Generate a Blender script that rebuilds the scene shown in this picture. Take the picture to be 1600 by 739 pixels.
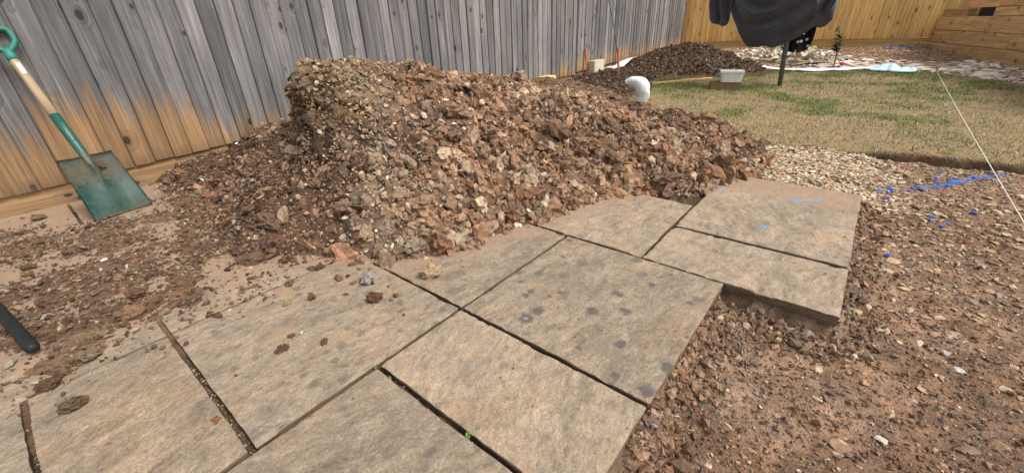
import bpy, bmesh, math, random
import numpy as np
from mathutils import Vector, Matrix, noise as mnoise
rad = math.radians
for o in list(bpy.data.objects): bpy.data.objects.remove(o)
scene = bpy.context.scene
COL = scene.collection
RNG = np.random.RandomState(7)
random.seed(7)

# ------------------------------------------------------------------ camera
IW, IH = 1600.0, 739.0
YAW, PITCH, ROLL, FPX = -0.70366128, 0.47005041, -0.0408778502, 638.327537
CAMH = 0.771
CP = np.array([0, 0, CAMH])
_f = np.array([math.sin(YAW)*math.cos(PITCH), math.cos(YAW)*math.cos(PITCH), -math.sin(PITCH)])
_r0 = np.array([math.cos(YAW), -math.sin(YAW), 0.0])
_u0 = np.cross(_r0, _f)
_r = _r0*math.cos(ROLL) + _u0*math.sin(ROLL)
_u = -_r0*math.sin(ROLL) + _u0*math.cos(ROLL)
cam = bpy.data.cameras.new('camera'); camo = bpy.data.objects.new('camera', cam); COL.objects.link(camo)
M = Matrix.Identity(4)
for i in range(3):
    M[i][0] = _r[i]; M[i][1] = _u[i]; M[i][2] = -_f[i]; M[i][3] = CP[i]
camo.matrix_world = M
cam.sensor_fit = 'HORIZONTAL'; cam.sensor_width = 36.0; cam.lens = FPX/IW*36.0
cam.clip_start = 0.02; cam.clip_end = 1000
scene.camera = camo

# ------------------------------------------------------------------ sky, sun, exposure
SUN_AZ, SUN_EL = rad(82), rad(52)          # azimuth from +Y towards +X
world = bpy.data.worlds.new('World'); scene.world = world; world.use_nodes = True
nt = world.node_tree; nt.nodes.clear()
sky = nt.nodes.new('ShaderNodeTexSky'); sky.sky_type = 'NISHITA'; sky.sun_disc = False
sky.sun_elevation = SUN_EL; sky.sun_rotation = SUN_AZ; sky.dust_density = 3.0; sky.air_density = 1.0
hs = nt.nodes.new('ShaderNodeHueSaturation'); hs.inputs['Saturation'].default_value = 0.22
bg = nt.nodes.new('ShaderNodeBackground'); bg.inputs['Strength'].default_value = 0.135
wo = nt.nodes.new('ShaderNodeOutputWorld')
nt.links.new(sky.outputs[0], hs.inputs['Color']); nt.links.new(hs.outputs[0], bg.inputs['Color']); nt.links.new(bg.outputs[0], wo.inputs[0])
sun = bpy.data.lights.new('sun', 'SUN'); sun.energy = 1.6; sun.angle = rad(17); sun.color = (1.0, 0.94, 0.85)
suno = bpy.data.objects.new('sun', sun); COL.objects.link(suno)
sd = Vector((math.sin(SUN_AZ)*math.cos(SUN_EL), math.cos(SUN_AZ)*math.cos(SUN_EL), math.sin(SUN_EL)))
suno.rotation_euler = sd.to_track_quat('Z', 'Y').to_euler(); suno.location = (3, 3, 8)
scene.view_settings.view_transform = 'Standard'; scene.view_settings.look = 'None'
scene.view_settings.exposure = 0.88; scene.view_settings.gamma = 1.0
scene.view_settings.use_curve_mapping = False

# ------------------------------------------------------------------ numpy noise
def _hash(ix, iy, seed):
    h = (ix.astype(np.int64)*374761393 + iy.astype(np.int64)*668265263 + seed*982451653) & 0xffffffff
    h = ((h ^ (h >> 13))*1274126177) & 0xffffffff
    h = (h ^ (h >> 16))
    return (h & 0xffffff)/float(0xffffff)
def vnoise(x, y, seed=0):
    x = np.asarray(x, float); y = np.asarray(y, float)
    ix = np.floor(x); iy = np.floor(y); fx = x-ix; fy = y-iy
    fx = fx*fx*fx*(fx*(fx*6-15)+10); fy = fy*fy*fy*(fy*(fy*6-15)+10)
    a = _hash(ix, iy, seed); b = _hash(ix+1, iy, seed); c = _hash(ix, iy+1, seed); d = _hash(ix+1, iy+1, seed)
    return ((a*(1-fx)+b*fx)*(1-fy) + (c*(1-fx)+d*fx)*fy)*2-1
def fbm(x, y, s, octs=4, seed=0, g=0.5):
    v = 0; a = 1.0
    for o in range(octs):
        v = v + a*vnoise(np.asarray(x)*s+o*13.7, np.asarray(y)*s-o*7.3, seed+o); s *= 2.07; a *= g
    return v
def worley(x, y, s, seed=0):
    x = np.asarray(x, float)*s; y = np.asarray(y, float)*s; ix = np.floor(x); iy = np.floor(y)
    best = np.full(x.shape, 9.0); rid = np.zeros(x.shape)
    for dx in (-1, 0, 1):
        for dy in (-1, 0, 1):
            cx, cy = ix+dx, iy+dy; px = cx+_hash(cx, cy, seed); py = cy+_hash(cx, cy, seed+1)
            d = np.hypot(px-x, py-y); k = d < best; best = np.where(k, d, best); rid = np.where(k, _hash(cx, cy, seed+2), rid)
    return best, rid
def sstep(a, b, v):
    t = np.clip((np.asarray(v, float)-a)/(b-a), 0, 1); return t*t*(3-2*t)
def segd(x, y, x0, y0, x1, y1):
    dx, dy = x1-x0, y1-y0; L = dx*dx+dy*dy+1e-12
    t = np.clip(((x-x0)*dx+(y-y0)*dy)/L, 0, 1)
    return np.hypot(x-x0-t*dx, y-y0-t*dy)
def polysd(x, y, P):
    x = np.asarray(x, float); y = np.asarray(y, float)
    d = np.full(x.shape, 1e9); ins = np.zeros(x.shape, bool)
    n = len(P)
    for i in range(n):
        x0, y0 = P[i]; x1, y1 = P[(i+1) % n]
        d = np.minimum(d, segd(x, y, x0, y0, x1, y1))
        c = ((y0 > y) != (y1 > y)) & (x < (x1-x0)*(y-y0)/((y1-y0) if abs(y1-y0) > 1e-9 else 1e-9)+x0)
        ins ^= c
    return np.where(ins, d, -d)      # positive inside
def ray(px, py): return (px-IW/2)/FPX*_r - (py-IH/2)/FPX*_u + _f
def gz(px, py, z=0.0): d = ray(px, py); return CP+d*((z-CAMH)/d[2])
def gx(px, py, X): d = ray(px, py); return CP+d*(X/d[0])
def gy(px, py, Y): d = ray(px, py); return CP+d*(Y/d[1])

# ------------------------------------------------------------------ terrain functions
XA0, XA1, XR, XU = -0.80, -1.41, -0.19, 0.12
FOOT = [(-3.34, -0.95, -0.19, 1.30), (-1.09, 1.30, 0.12, 2.46)]
def foot_sd(x, y):          # >0 outside the paving
    d = None
    for (a, b, c, e) in FOOT:
        qx = np.maximum(a-x, x-c); qy = np.maximum(b-y, y-e)
        o = np.hypot(np.maximum(qx, 0), np.maximum(qy, 0))+np.minimum(np.maximum(qx, qy), 0)
        d = o if d is None else np.minimum(d, o)
    return d
def lawn_edge(x): return 3.34+0.16*np.clip(x, -1, 3)+0.03*vnoise(x*4, x*0+3, 5)+0.012*vnoise(x*17, x*0, 6)
def lawn_far(x): return 6.74-.95*np.maximum(np.asarray(x)-.5, 0)+.05*vnoise(np.asarray(x)*3, np.asarray(x)*0, 8)
def lawn_z(x, y): return 0.004+0.048*(y-3.4)+0.008*fbm(x, y, 2.5, 3, 21)
def dug_z(x, y, fine=True):
    b = -0.092+0.04*sstep(1.4, 3.2, y)+0.012*fbm(x, y, 2.2, 3, 31)
    # pale pebble bank between the end of the paving and the turf
    b = b+0.045*sstep(0.30, -0.15, x)*sstep(2.2, 2.9, y)
    if fine: b = b+0.008*fbm(x, y, 11, 4, 33, .6)+0.006*np.abs(fbm(x, y, 40, 3, 37))
    d = foot_sd(x, y)+0.010+0.020*fbm(x, y, 13, 4, 35, .6)
    w = 0.055+0.03*vnoise(x*3, y*3, 77)
    k = 1-sstep(-0.004, 1, (d+0.004)/w)
    k2 = 0.75*np.exp(-np.maximum(d, 0)/0.10)*0.35
    return b*(1-k)+(-0.036)*k+0.03*k2
HB = [(-3.3, 0.42), (-2.95, 0.48), (-2.70, 0.56), (-2.35, 0.43), (-2.0, 0.34), (-1.70, 0.36), (-1.54, 0.55), (-1.36, 0.62), (-1.20, 0.70), (-1.09, 0.90),
      (-1.0, 1.15), (-0.93, 1.36), (-0.84, 1.70), (-0.76, 1.93), (-0.56, 2.03), (-0.42, 2.27), (-0.33, 2.60), (-0.36, 3.0), (-0.50, 3.35), (-0.95, 3.75), (-1.5, 4.0), (-2.4, 4.3), (-3.3, 4.6)]
PL = [(-2.6, 1.15, .57), (-2.25, 1.12, .635), (-1.95, 1.08, .635), (-3.1, 1.5, .50), (-2.3, 1.6, .60), (-1.85, 1.45, .565), (-1.7, 1.95, .475), (-2.2, 2.3, .42), (-3.0, 2.6, .40),
      (-1.5, 2.3, .36), (-1.35, 2.75, .19), (-1.15, 2.9, .075), (-0.95, 2.9, .075), (-0.7, 2.85, .045), (-0.45, 3.0, .0), (-2.0, 3.2, .20), (-1.5, 3.4, .045), (-3.0, 3.8, .20), (-1.1, 2.3, .28), (-3.2, 1.1, .22), (-3.25, .9, .13), (-1.35, 1.95, .40), (-.85, 2.45, .15), (-.6, 2.5, .08)]
def plateau(x, y):
    n = 0; d = 0
    for (a, b, c) in PL:
        w = 1.0/(((x-a)**2+(y-b)**2)+0.004)**2
        n = n+w*c; d = d+w
    return n/d
def smin(a, b, k):
    h = np.clip(0.5+0.5*(b-a)/k, 0, 1); return b*(1-h)+a*h-k*h*(1-h)
def heap_core(x, y):
    wx = x+0.035*fbm(x, y, 3.1, 2, 41); wy = y+0.035*fbm(x, y, 3.3, 2, 43)
    d = polysd(wx, wy, HB)
    pl = plateau(wx, wy)
    s = 0.80*d
    left = sstep(-1.62, -1.86, x)
    low = np.minimum(0.60*d, 0.20+0.17*sstep(-3.2, -2.2, x))
    rim = 0.92+0.05*vnoise(x*3.1, x*0, 47)+0.03*vnoise(x*9, x*0, 49)-0.06*sstep(-2.2, -1.8, x)+0.50*np.maximum(-2.02-x, 0)
    st = sstep(-0.125, 0.12, wy-rim+.03*fbm(x, y, 14, 3, 45))
    hl = low*(1-st)+pl*st
    hr = smin(s, pl, 0.07)
    h = hr*(1-left)+np.minimum(hl, np.where(d < .1, s, 9))*left
    # foot flare
    return np.where(d > 0, h, d*0.8), d
def heap_z(x, y, fine=True):
    h, d = heap_core(x, y)
    m = sstep(-0.02, 0.12, d)
    coarse = sstep(-1.7, -1.2, x)+0.0
    n = 0.030*fbm(x, y, 5, 2, 51)*m
    if fine:
        r = 1-np.abs(fbm(x, y, 13, 2, 53))
        f1, ra = worley(x+.02*fbm(x, y, 20, 2, 58), y+.02*fbm(x, y, 20, 2, 59), 17, 401); f2, rb = worley(x, y, 36, 405)
        n = n+m*(.006+.030*coarse)*(.62-f1)*(.25+1.3*ra)+m*(.006+.012*coarse)*(.6-f2)*(.3+1.2*rb)
        n = n+m*((0.008+0.012*coarse)*(r-0.55)+0.014*fbm(x, y, 34, 3, 57, .6))
    z = h+n-0.022*(1-m)
    # thin spread of trodden soil over the paving on the fence side
    sp = soil_spread(x, y)
    sheet = -0.016+0.026*sp+0.012*fbm(x, y, 9, 3, 61)*sp+0.006*fbm(x, y, 38, 2, 63)*sp
    sheet = np.where(sp > 0.02, sheet, -0.05)
    gd = np.where(foot_sd(x, y) > 0.01, -0.05, 0.0)
    return np.maximum(np.maximum(z, sheet), -0.06)
def soil_spread(x, y):
    d = np.minimum(segd(x, y, -2.0, 0.30, -1.9, -0.05), segd(x, y, -1.95, 0.02, -2.0, -0.5)); d = np.minimum(d, .16+segd(x, y, -2.35, .25, -2.7, -.3))
    a = sstep(0.66, 0.12, d+0.14*fbm(x, y, 3.5, 3, 65))
    d2 = segd(x, y, -3.15, 0.62, -2.3, 0.40)
    b = sstep(0.26, 0.05, d2+0.06*fbm(x, y, 6, 2, 67))
    return np.maximum(a*0.80, b)
def surf(x, y):
    x = np.atleast_1d(np.asarray(x, float)); y = np.atleast_1d(np.asarray(y, float))
    z = np.where(foot_sd(x, y) < 0, 0.0, dug_z(x, y))
    le = lawn_edge(x)
    z = np.where(y > le, lawn_z(x, y), z)
    inh = (x > -3.34) & (x < -0.1) & (y > -0.7) & (y < 4.7)
    hz = heap_z(x, y)
    return np.where(inh, np.maximum(z, hz), z)
def hit(px, py, tmax=12):
    d = ray(px, py); t = np.arange(0.35, tmax, 0.004)
    P = CP[None, :]+t[:, None]*d[None, :]
    s = surf(P[:, 0], P[:, 1])
    k = np.nonzero(P[:, 2] <= s)[0]
    i = k[0] if len(k) else len(t)-1
    return P[i]
# blue marking spray (x0, y0, x1, y1, half width, strength)
def _g(px, py, z): q = gz(px, py, z); return q[0], q[1]
PAINT = []
for (a, b, c, e, z, w, s) in [(1236, 313, 1290, 311, 0, .022, .75), (1290, 311, 1332, 305, 0, .014, .4), (1386, 297, 1480, 288, -.04, .026, .6), (1470, 290, 1570, 272, -.04, .022, 1.0),
                              (1180, 366, 1180, 366, 0, .022, .95), (1192, 356, 1195, 355, 0, .017, .8), (1108, 297, 1128, 296, 0, .045, .5)]:
    PAINT.append(_g(a, b, z)+_g(c, e, z)+(w, s))
def paint(x, y):
    v = np.zeros(np.shape(x))
    for (x0, y0, x1, y1, w, s) in PAINT:
        d = segd(x, y, x0, y0, x1, y1)+0.012*fbm(x, y, 30, 3, 71)
        v = np.maximum(v, s*sstep(w, w*0.45, d))
    return v

# ------------------------------------------------------------------ mesh helpers
def np_mesh(name, V, F, col=None, flat=True):
    """V (n,3), F (m,3|4)"""
    V = np.ascontiguousarray(V, np.float32); F = np.ascontiguousarray(F, np.int32); k = F.shape[1]
    me = bpy.data.meshes.new(name)
    me.vertices.add(len(V)); me.vertices.foreach_set('co', V.ravel())
    me.loops.add(F.size); me.loops.foreach_set('vertex_index', F.ravel())
    me.polygons.add(len(F)); me.polygons.foreach_set('loop_start', np.arange(0, F.size, k, dtype=np.int32))
    me.update(calc_edges=True)
    if col is not None:
        c = np.ones((len(V), 4), np.float32); c[:, :col.shape[1]] = col
        at = me.color_attributes.new('Col', 'FLOAT_COLOR', 'POINT'); at.data.foreach_set('color', c.ravel())
    if flat: me.shade_flat()
    else: me.shade_smooth()
    return me
def fattr(me, name, v):
    at = me.attributes.new(name, 'FLOAT', 'POINT'); at.data.foreach_set('value', np.ascontiguousarray(v, np.float32).ravel())
def link(name, me, mat=None, parent=None, loc=None):
    o = bpy.data.objects.new(name, me); COL.objects.link(o)
    if mat is not None and len(me.materials) == 0: me.materials.append(mat)
    if parent is not None: o.parent = parent
    if loc is not None: o.location = loc
    return o
def tag(o, label=None, cat=None, group=None, kind=None):
    if label: o['label'] = label
    if cat: o['category'] = cat
    if group: o['group'] = group
    if kind: o['kind'] = kind
    return o
def empty(name, loc=(0, 0, 0)):
    o = bpy.data.objects.new(name, None); COL.objects.link(o); o.location = loc; o.empty_display_size = .1; return o
def grid(x0, x1, y0, y1, step):
    nx = int(round((x1-x0)/step))+1; ny = int(round((y1-y0)/step))+1
    X, Y = np.meshgrid(np.linspace(x0, x1, nx), np.linspace(y0, y1, ny))
    I = np.arange(nx*ny).reshape(ny, nx)
    F = np.stack([I[:-1, :-1], I[:-1, 1:], I[1:, 1:], I[1:, :-1]], -1).reshape(-1, 4)
    return X.ravel(), Y.ravel(), F
def bm_mesh(name, bm, smooth=False):
    me = bpy.data.meshes.new(name); bm.to_mesh(me); bm.free()
    for p in me.polygons: p.use_smooth = smooth
    return me
def box_mesh(name, sx, sy, sz, bev=0.004, z0=0.0, jit=0.0):
    bm = bmesh.new(); bmesh.ops.create_cube(bm, size=1)
    for v in bm.verts:
        v.co.x *= sx; v.co.y *= sy; v.co.z = (v.co.z+.5)*sz+z0
        if jit: v.co += Vector((random.uniform(-jit, jit), random.uniform(-jit, jit), random.uniform(-jit, jit)))
    if bev: bmesh.ops.bevel(bm, geom=bm.edges[:], offset=bev, segments=2, affect='EDGES', profile=.6)
    return bm_mesh(name, bm)
def tube_mesh(name, pts, rads, seg=10, cap=True, smooth=True, flat=1.0):
    """swept tube along pts"""
    P = [Vector(p) for p in pts]; n = len(P)
    if not hasattr(rads, '__len__'): rads = [rads]*n
    bm = bmesh.new(); rings = []
    up = Vector((0, 0, 1)); prev = None
    for i in range(n):
        t = (P[min(i+1, n-1)]-P[max(i-1, 0)]).normalized()
        if prev is None:
            a = up if abs(t.z) < .9 else Vector((1, 0, 0))
            nn = (a-t*a.dot(t)).normalized()
        else: nn = (prev-t*prev.dot(t)).normalized()
        prev = nn; b = t.cross(nn)
        rings.append([bm.verts.new(P[i]+(nn*math.cos(2*math.pi*k/seg)+b*math.sin(2*math.pi*k/seg)*flat)*rads[i]) for k in range(seg)])
    for i in range(n-1):
        for k in range(seg): bm.faces.new((rings[i][k], rings[i][(k+1) % seg], rings[i+1][(k+1) % seg], rings[i+1][k]))
    if cap:
        bm.faces.new(rings[0][::-1]); bm.faces.new(rings[-1])
    bmesh.ops.recalc_face_normals(bm, faces=bm.faces)
    return bm_mesh(name, bm, smooth)
def spline(pts, n=6):
    P = [Vector(p) for p in pts]; out = []
    for i in range(len(P)-1):
        a, b, c, d = P[max(i-1, 0)], P[i], P[i+1], P[min(i+2, len(P)-1)]
        for k in range(n):
            t = k/n
            out.append(.5*((2*b)+(-a+c)*t+(2*a-5*b+4*c-d)*t*t+(-a+3*b-3*c+d)*t**3))
    out.append(P[-1]); return out
# angular stone templates (convex hulls) and lumpy clod templates
def hull(npts, rnd, fl=1.0):
    bm = bmesh.new()
    for i in range(npts):
        v = Vector((rnd.gauss(0, 1), rnd.gauss(0, 1), rnd.gauss(0, 1))).normalized()*rnd.uniform(.78, 1.05)
        bm.verts.new((v.x, v.y*rnd.uniform(.85, 1), v.z*fl))
    r = bmesh.ops.convex_hull(bm, input=bm.verts[:])
    bmesh.ops.delete(bm, geom=[g for g in r['geom_interior'] if isinstance(g, bmesh.types.BMVert)], context='VERTS')
    bmesh.ops.triangulate(bm, faces=bm.faces[:]); bm.verts.index_update()
    V = np.array([v.co[:] for v in bm.verts]); F = np.array([[v.index for v in f.verts] for f in bm.faces]); bm.free()
    return V, F
_rn = random.Random(3)
HULLS = [hull(_rn.choice([10, 12, 14, 16]), _rn) for i in range(36)]
HULLS_S = [hull(_rn.choice([8, 9, 10]), _rn) for i in range(24)]
def lump(sub, seed, amp=.32, cut=True):
    bm = bmesh.new(); bmesh.ops.create_icosphere(bm, subdivisions=sub, radius=1)
    off = Vector((seed*3.7, seed*1.3, -seed*2.1))
    planes = []; cut = cut and seed % 2 == 0
    rr = random.Random(seed)
    for k in range(7 if cut else 0):
        nrm = Vector((rr.gauss(0, 1), rr.gauss(0, 1), rr.gauss(0, 1))).normalized(); planes.append((nrm, rr.uniform(.55, .9)))
    for v in bm.verts:
        c = v.co.copy()
        for nrm, dd in planes:
            e = c.dot(nrm)-dd
            if e > 0: c -= nrm*e*.6
        k = 1+amp*1.1*mnoise.noise(v.co*1.5+off)+amp*.75*mnoise.noise(v.co*3.4+off*2)+amp*(.95*mnoise.noise(v.co*5.5+off*3)-.55*abs(mnoise.noise(v.co*9+off*4)) if sub > 1 else .3*mnoise.noise(v.co*6+off*3))
        v.co = c*k
    bm.verts.index_update()
    V = np.array([v.co[:] for v in bm.verts]); F = np.array([[v.index for v in f.verts] for f in bm.faces]); bm.free()
    return V, F
LUMPS = [lump(2, s+1, .5) for s in range(14)]
LUMPS1 = [lump(1, s+31, .75) for s in range(20)]
LUMPSR = [lump(3, s+91, .40, False) for s in range(8)]
LUMPS3 = [lump(3, s+61, .5) for s in range(10)]
def rotmats(n, tilt=math.pi, rng=RNG):
    a = rng.uniform(0, 2*math.pi, n); ax = rng.uniform(0, 2*math.pi, n); t = rng.normal(0, 1, n)*tilt if tilt < 3 else np.arccos(rng.uniform(-1, 1, n))
    ca, sa = np.cos(a), np.sin(a); Rz = np.zeros((n, 3, 3)); Rz[:, 0, 0] = ca; Rz[:, 0, 1] = -sa; Rz[:, 1, 0] = sa; Rz[:, 1, 1] = ca; Rz[:, 2, 2] = 1
    kx, ky = np.cos(ax), np.sin(ax); c, s = np.cos(t), np.sin(t); C = 1-c
    Rt = np.zeros((n, 3, 3))
    Rt[:, 0, 0] = c+kx*kx*C; Rt[:, 0, 1] = kx*ky*C; Rt[:, 0, 2] = ky*s
    Rt[:, 1, 0] = kx*ky*C; Rt[:, 1, 1] = c+ky*ky*C; Rt[:, 1, 2] = -kx*s
    Rt[:, 2, 0] = -ky*s; Rt[:, 2, 1] = kx*s; Rt[:, 2, 2] = c
    return np.einsum('nij,njk->nik', Rt, Rz)
def scatter_mesh(name, P, size, colr, temps, flatten=0.7, tilt=math.pi, sink=0.25, nrm=None, rng=RNG, flat=True):
    """joins one stone per point into a single mesh; size = half extent"""
    n = len(P); Rm = rotmats(n, tilt, rng)
    if nrm is not None:     # tip flat stones onto the slope
        z = nrm/np.linalg.norm(nrm, axis=1)[:, None]
        x = np.cross(np.tile([0., 1., 0.], (n, 1)), z); x /= np.linalg.norm(x, axis=1)[:, None]; y = np.cross(z, x)
        Rm = np.einsum('nij,njk->nik', np.stack([x, y, z], -1), Rm)
    sc = np.stack([size*rng.uniform(.85, 1.35, n), size*rng.uniform(.6, 1.05, n), size*flatten*rng.uniform(.7, 1.2, n)], -1)
    tid = rng.randint(0, len(temps), n); VV = []; FF = []; CC = []; base = 0
    P = P+np.array([0, 0, 1])*(size*flatten*(1-2*sink))[:, None]
    for k, (V, F) in enumerate(temps):
        idx = np.nonzero(tid == k)[0]
        if not len(idx): continue
        W = np.einsum('nij,nvj->nvi', Rm[idx], V[None]*sc[idx][:, None, :])+P[idx][:, None, :]
        m = len(V); VV.append(W.reshape(-1, 3)); CC.append(np.repeat(colr[idx], m, axis=0))
        FF.append((F[None]+(np.arange(len(idx))*m)[:, None, None]+base).reshape(-1, 3)); base += m*len(idx)
    return np_mesh(name, np.concatenate(VV), np.concatenate(FF), np.concatenate(CC), flat)
def pal(n, cols, wts, var=.22, rng=RNG):
    c = np.array(cols)[rng.choice(len(cols), n, p=np.array(wts)/sum(wts))]
    k = np.exp(rng.normal(0, var, n))[:, None]
    return np.clip(c*k*(1+rng.normal(0, .022, (n, 3))), 0, .9)

# ------------------------------------------------------------------ materials
def newmat(name):
    m = bpy.data.materials.new(name); m.use_nodes = True; t = m.node_tree; t.nodes.clear()
    out = t.nodes.new('ShaderNodeOutputMaterial'); b = t.nodes.new('ShaderNodeBsdfPrincipled')
    t.links.new(b.outputs[0], out.inputs[0]); return m, t, b
class G:
    """small node-graph helper"""
    def __init__(s, t): s.t = t
    def n(s, ty, **k):
        x = s.t.nodes.new(ty)
        for a, v in k.items():
            if a.startswith('_'): setattr(x, a[1:], v)
        return x
    def l(s, a, b): s.t.links.new(a, b)
    def put(s, inp, v):
        if hasattr(v, 'is_linked') or hasattr(v, 'links'): s.l(v, inp)
        else: inp.default_value = v
    def math(s, op, a, b=0.0, clamp=False):
        x = s.n('ShaderNodeMath'); x.operation = op; x.use_clamp = clamp; s.put(x.inputs[0], a); s.put(x.inputs[1], b); return x.outputs[0]
    def mix(s, f, a, b, mode='MIX'):
        x = s.n('ShaderNodeMix'); x.data_type = 'RGBA'; x.blend_type = mode; s.put(x.inputs[0], f)
        for i, v in ((6, a), (7, b)):
            s.put(x.inputs[i], v if hasattr(v, 'links') else (tuple(v)+(1,))[:4])
        return x.outputs[2]
    def noise(s, vec, sc, det=4, rough=.55, dist=0):
        x = s.n('ShaderNodeTexNoise'); x.inputs['Scale'].default_value = sc; x.inputs['Detail'].default_value = det
        x.inputs['Roughness'].default_value = rough; x.inputs['Distortion'].default_value = dist
        if vec is not None: s.l(vec, x.inputs['Vector'])
        return x.outputs[0]
    def vor(s, vec, sc, feat='F1', rnd=1.0, dim='3D'):
        x = s.n('ShaderNodeTexVoronoi'); x.voronoi_dimensions = dim; x.feature = feat; x.inputs['Scale'].default_value = sc; x.inputs['Randomness'].default_value = rnd; s.l(vec, x.inputs['Vector']); return x
    def ramp(s, v, stops):
        x = s.n('ShaderNodeValToRGB'); e = x.color_ramp.elements
        while len(e) > 1: e.remove(e[-1])
        e[0].position = stops[0][0]; c = stops[0][1]; e[0].color = (c, c, c, 1) if not hasattr(c, '__len__') else tuple(c)+(1,)
        for p, c in stops[1:]:
            k = e.new(p); k.color = (c, c, c, 1) if not hasattr(c, '__len__') else tuple(c)+(1,)
        s.l(v, x.inputs[0]); return x.outputs[0]
    def coord(s, kind='Object'): return s.n('ShaderNodeTexCoord').outputs[kind]
    def mapping(s, vec, scale=(1, 1, 1), loc=(0, 0, 0), rot=(0, 0, 0)):
        x = s.n('ShaderNodeMapping'); x.inputs['Scale'].default_value = scale; x.inputs['Location'].default_value = loc; x.inputs['Rotation'].default_value = rot; s.l(vec, x.inputs[0]); return x.outputs[0]
    def vadd(s, a, b):
        x = s.n('ShaderNodeVectorMath'); x.operation = 'ADD'; s.l(a, x.inputs[0]); s.put(x.inputs[1], b); return x.outputs[0]
    def vscale(s, a, f):
        x = s.n('ShaderNodeVectorMath'); x.operation = 'SCALE'; s.put(x.inputs[0], a); s.put(x.inputs['Scale'], f); return x.outputs[0]
    def bump(s, h, strength, dist=.01, nrm=None):
        x = s.n('ShaderNodeBump'); x.inputs['Strength'].default_value = strength; x.inputs['Distance'].default_value = dist; s.l(h, x.inputs['Height'])
        if nrm is not None: s.l(nrm, x.inputs['Normal'])
        return x.outputs[0]
    def attr(s, name):
        x = s.n('ShaderNodeAttribute'); x.attribute_name = name; return x
    def oinfo(s): return s.n('ShaderNodeObjectInfo')
    def sep(s, v):
        x = s.n('ShaderNodeSeparateXYZ'); s.l(v, x.inputs[0]); return x.outputs
    def sepc(s, v):
        x = s.n('ShaderNodeSeparateColor'); s.l(v, x.inputs[0]); return x.outputs
    def val3(s, f):
        x = s.n('ShaderNodeCombineXYZ')
        for i in range(3): s.l(f, x.inputs[i])
        return x.outputs[0]

def earth_mat(name, src='attr', bump=.6, scale=1.0):
    m, t, b = newmat(name); g = G(t)
    if src == 'attr': base = g.attr('Col').outputs['Color']; co = g.n('ShaderNodeNewGeometry').outputs['Position']
    else:
        oi = g.oinfo(); base = oi.outputs['Color']
        co = g.vadd(g.n('ShaderNodeNewGeometry').outputs['Position'], (0, 0, 0))
    n1 = g.noise(co, 38*scale, 5, .65); n2 = g.noise(co, 190*scale, 4, .7); n3 = g.noise(co, 9*scale, 3, .6)
    k = g.ramp(n1, [(.25, .52), (.55, 1.0), (.8, 1.38)]); c = g.mix(1.0, base, k, 'MULTIPLY')
    k2 = g.ramp(n2, [(.28, .62), (.5, 1.0), (.75, 1.28)]); c = g.mix(.85, c, k2, 'MULTIPLY')
    warm = g.ramp(n3, [(.35, (.86, .93, 1.0)), (.65, (1.12, 1.0, .88))]); c = g.mix(.7, c, warm, 'MULTIPLY')
    g.l(c, b.inputs['Base Color']); b.inputs['Roughness'].default_value = .95; b.inputs['Specular IOR Level'].default_value = .15
    h = g.math('ADD', g.math('MULTIPLY', n1, .8), g.math('MULTIPLY', n2, .45)); g.l(g.bump(h, bump, .02), b.inputs['Normal'])
    return m
M_EARTH = earth_mat('earth', 'attr', .95); M_EOBJ = earth_mat('earth_clod', 'obj', 1.0); M_STONE = earth_mat('stone_chips', 'attr', .25, 1.4)
M_SOBJ = earth_mat('stone_piece', 'obj', .3, 1.2)

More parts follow.
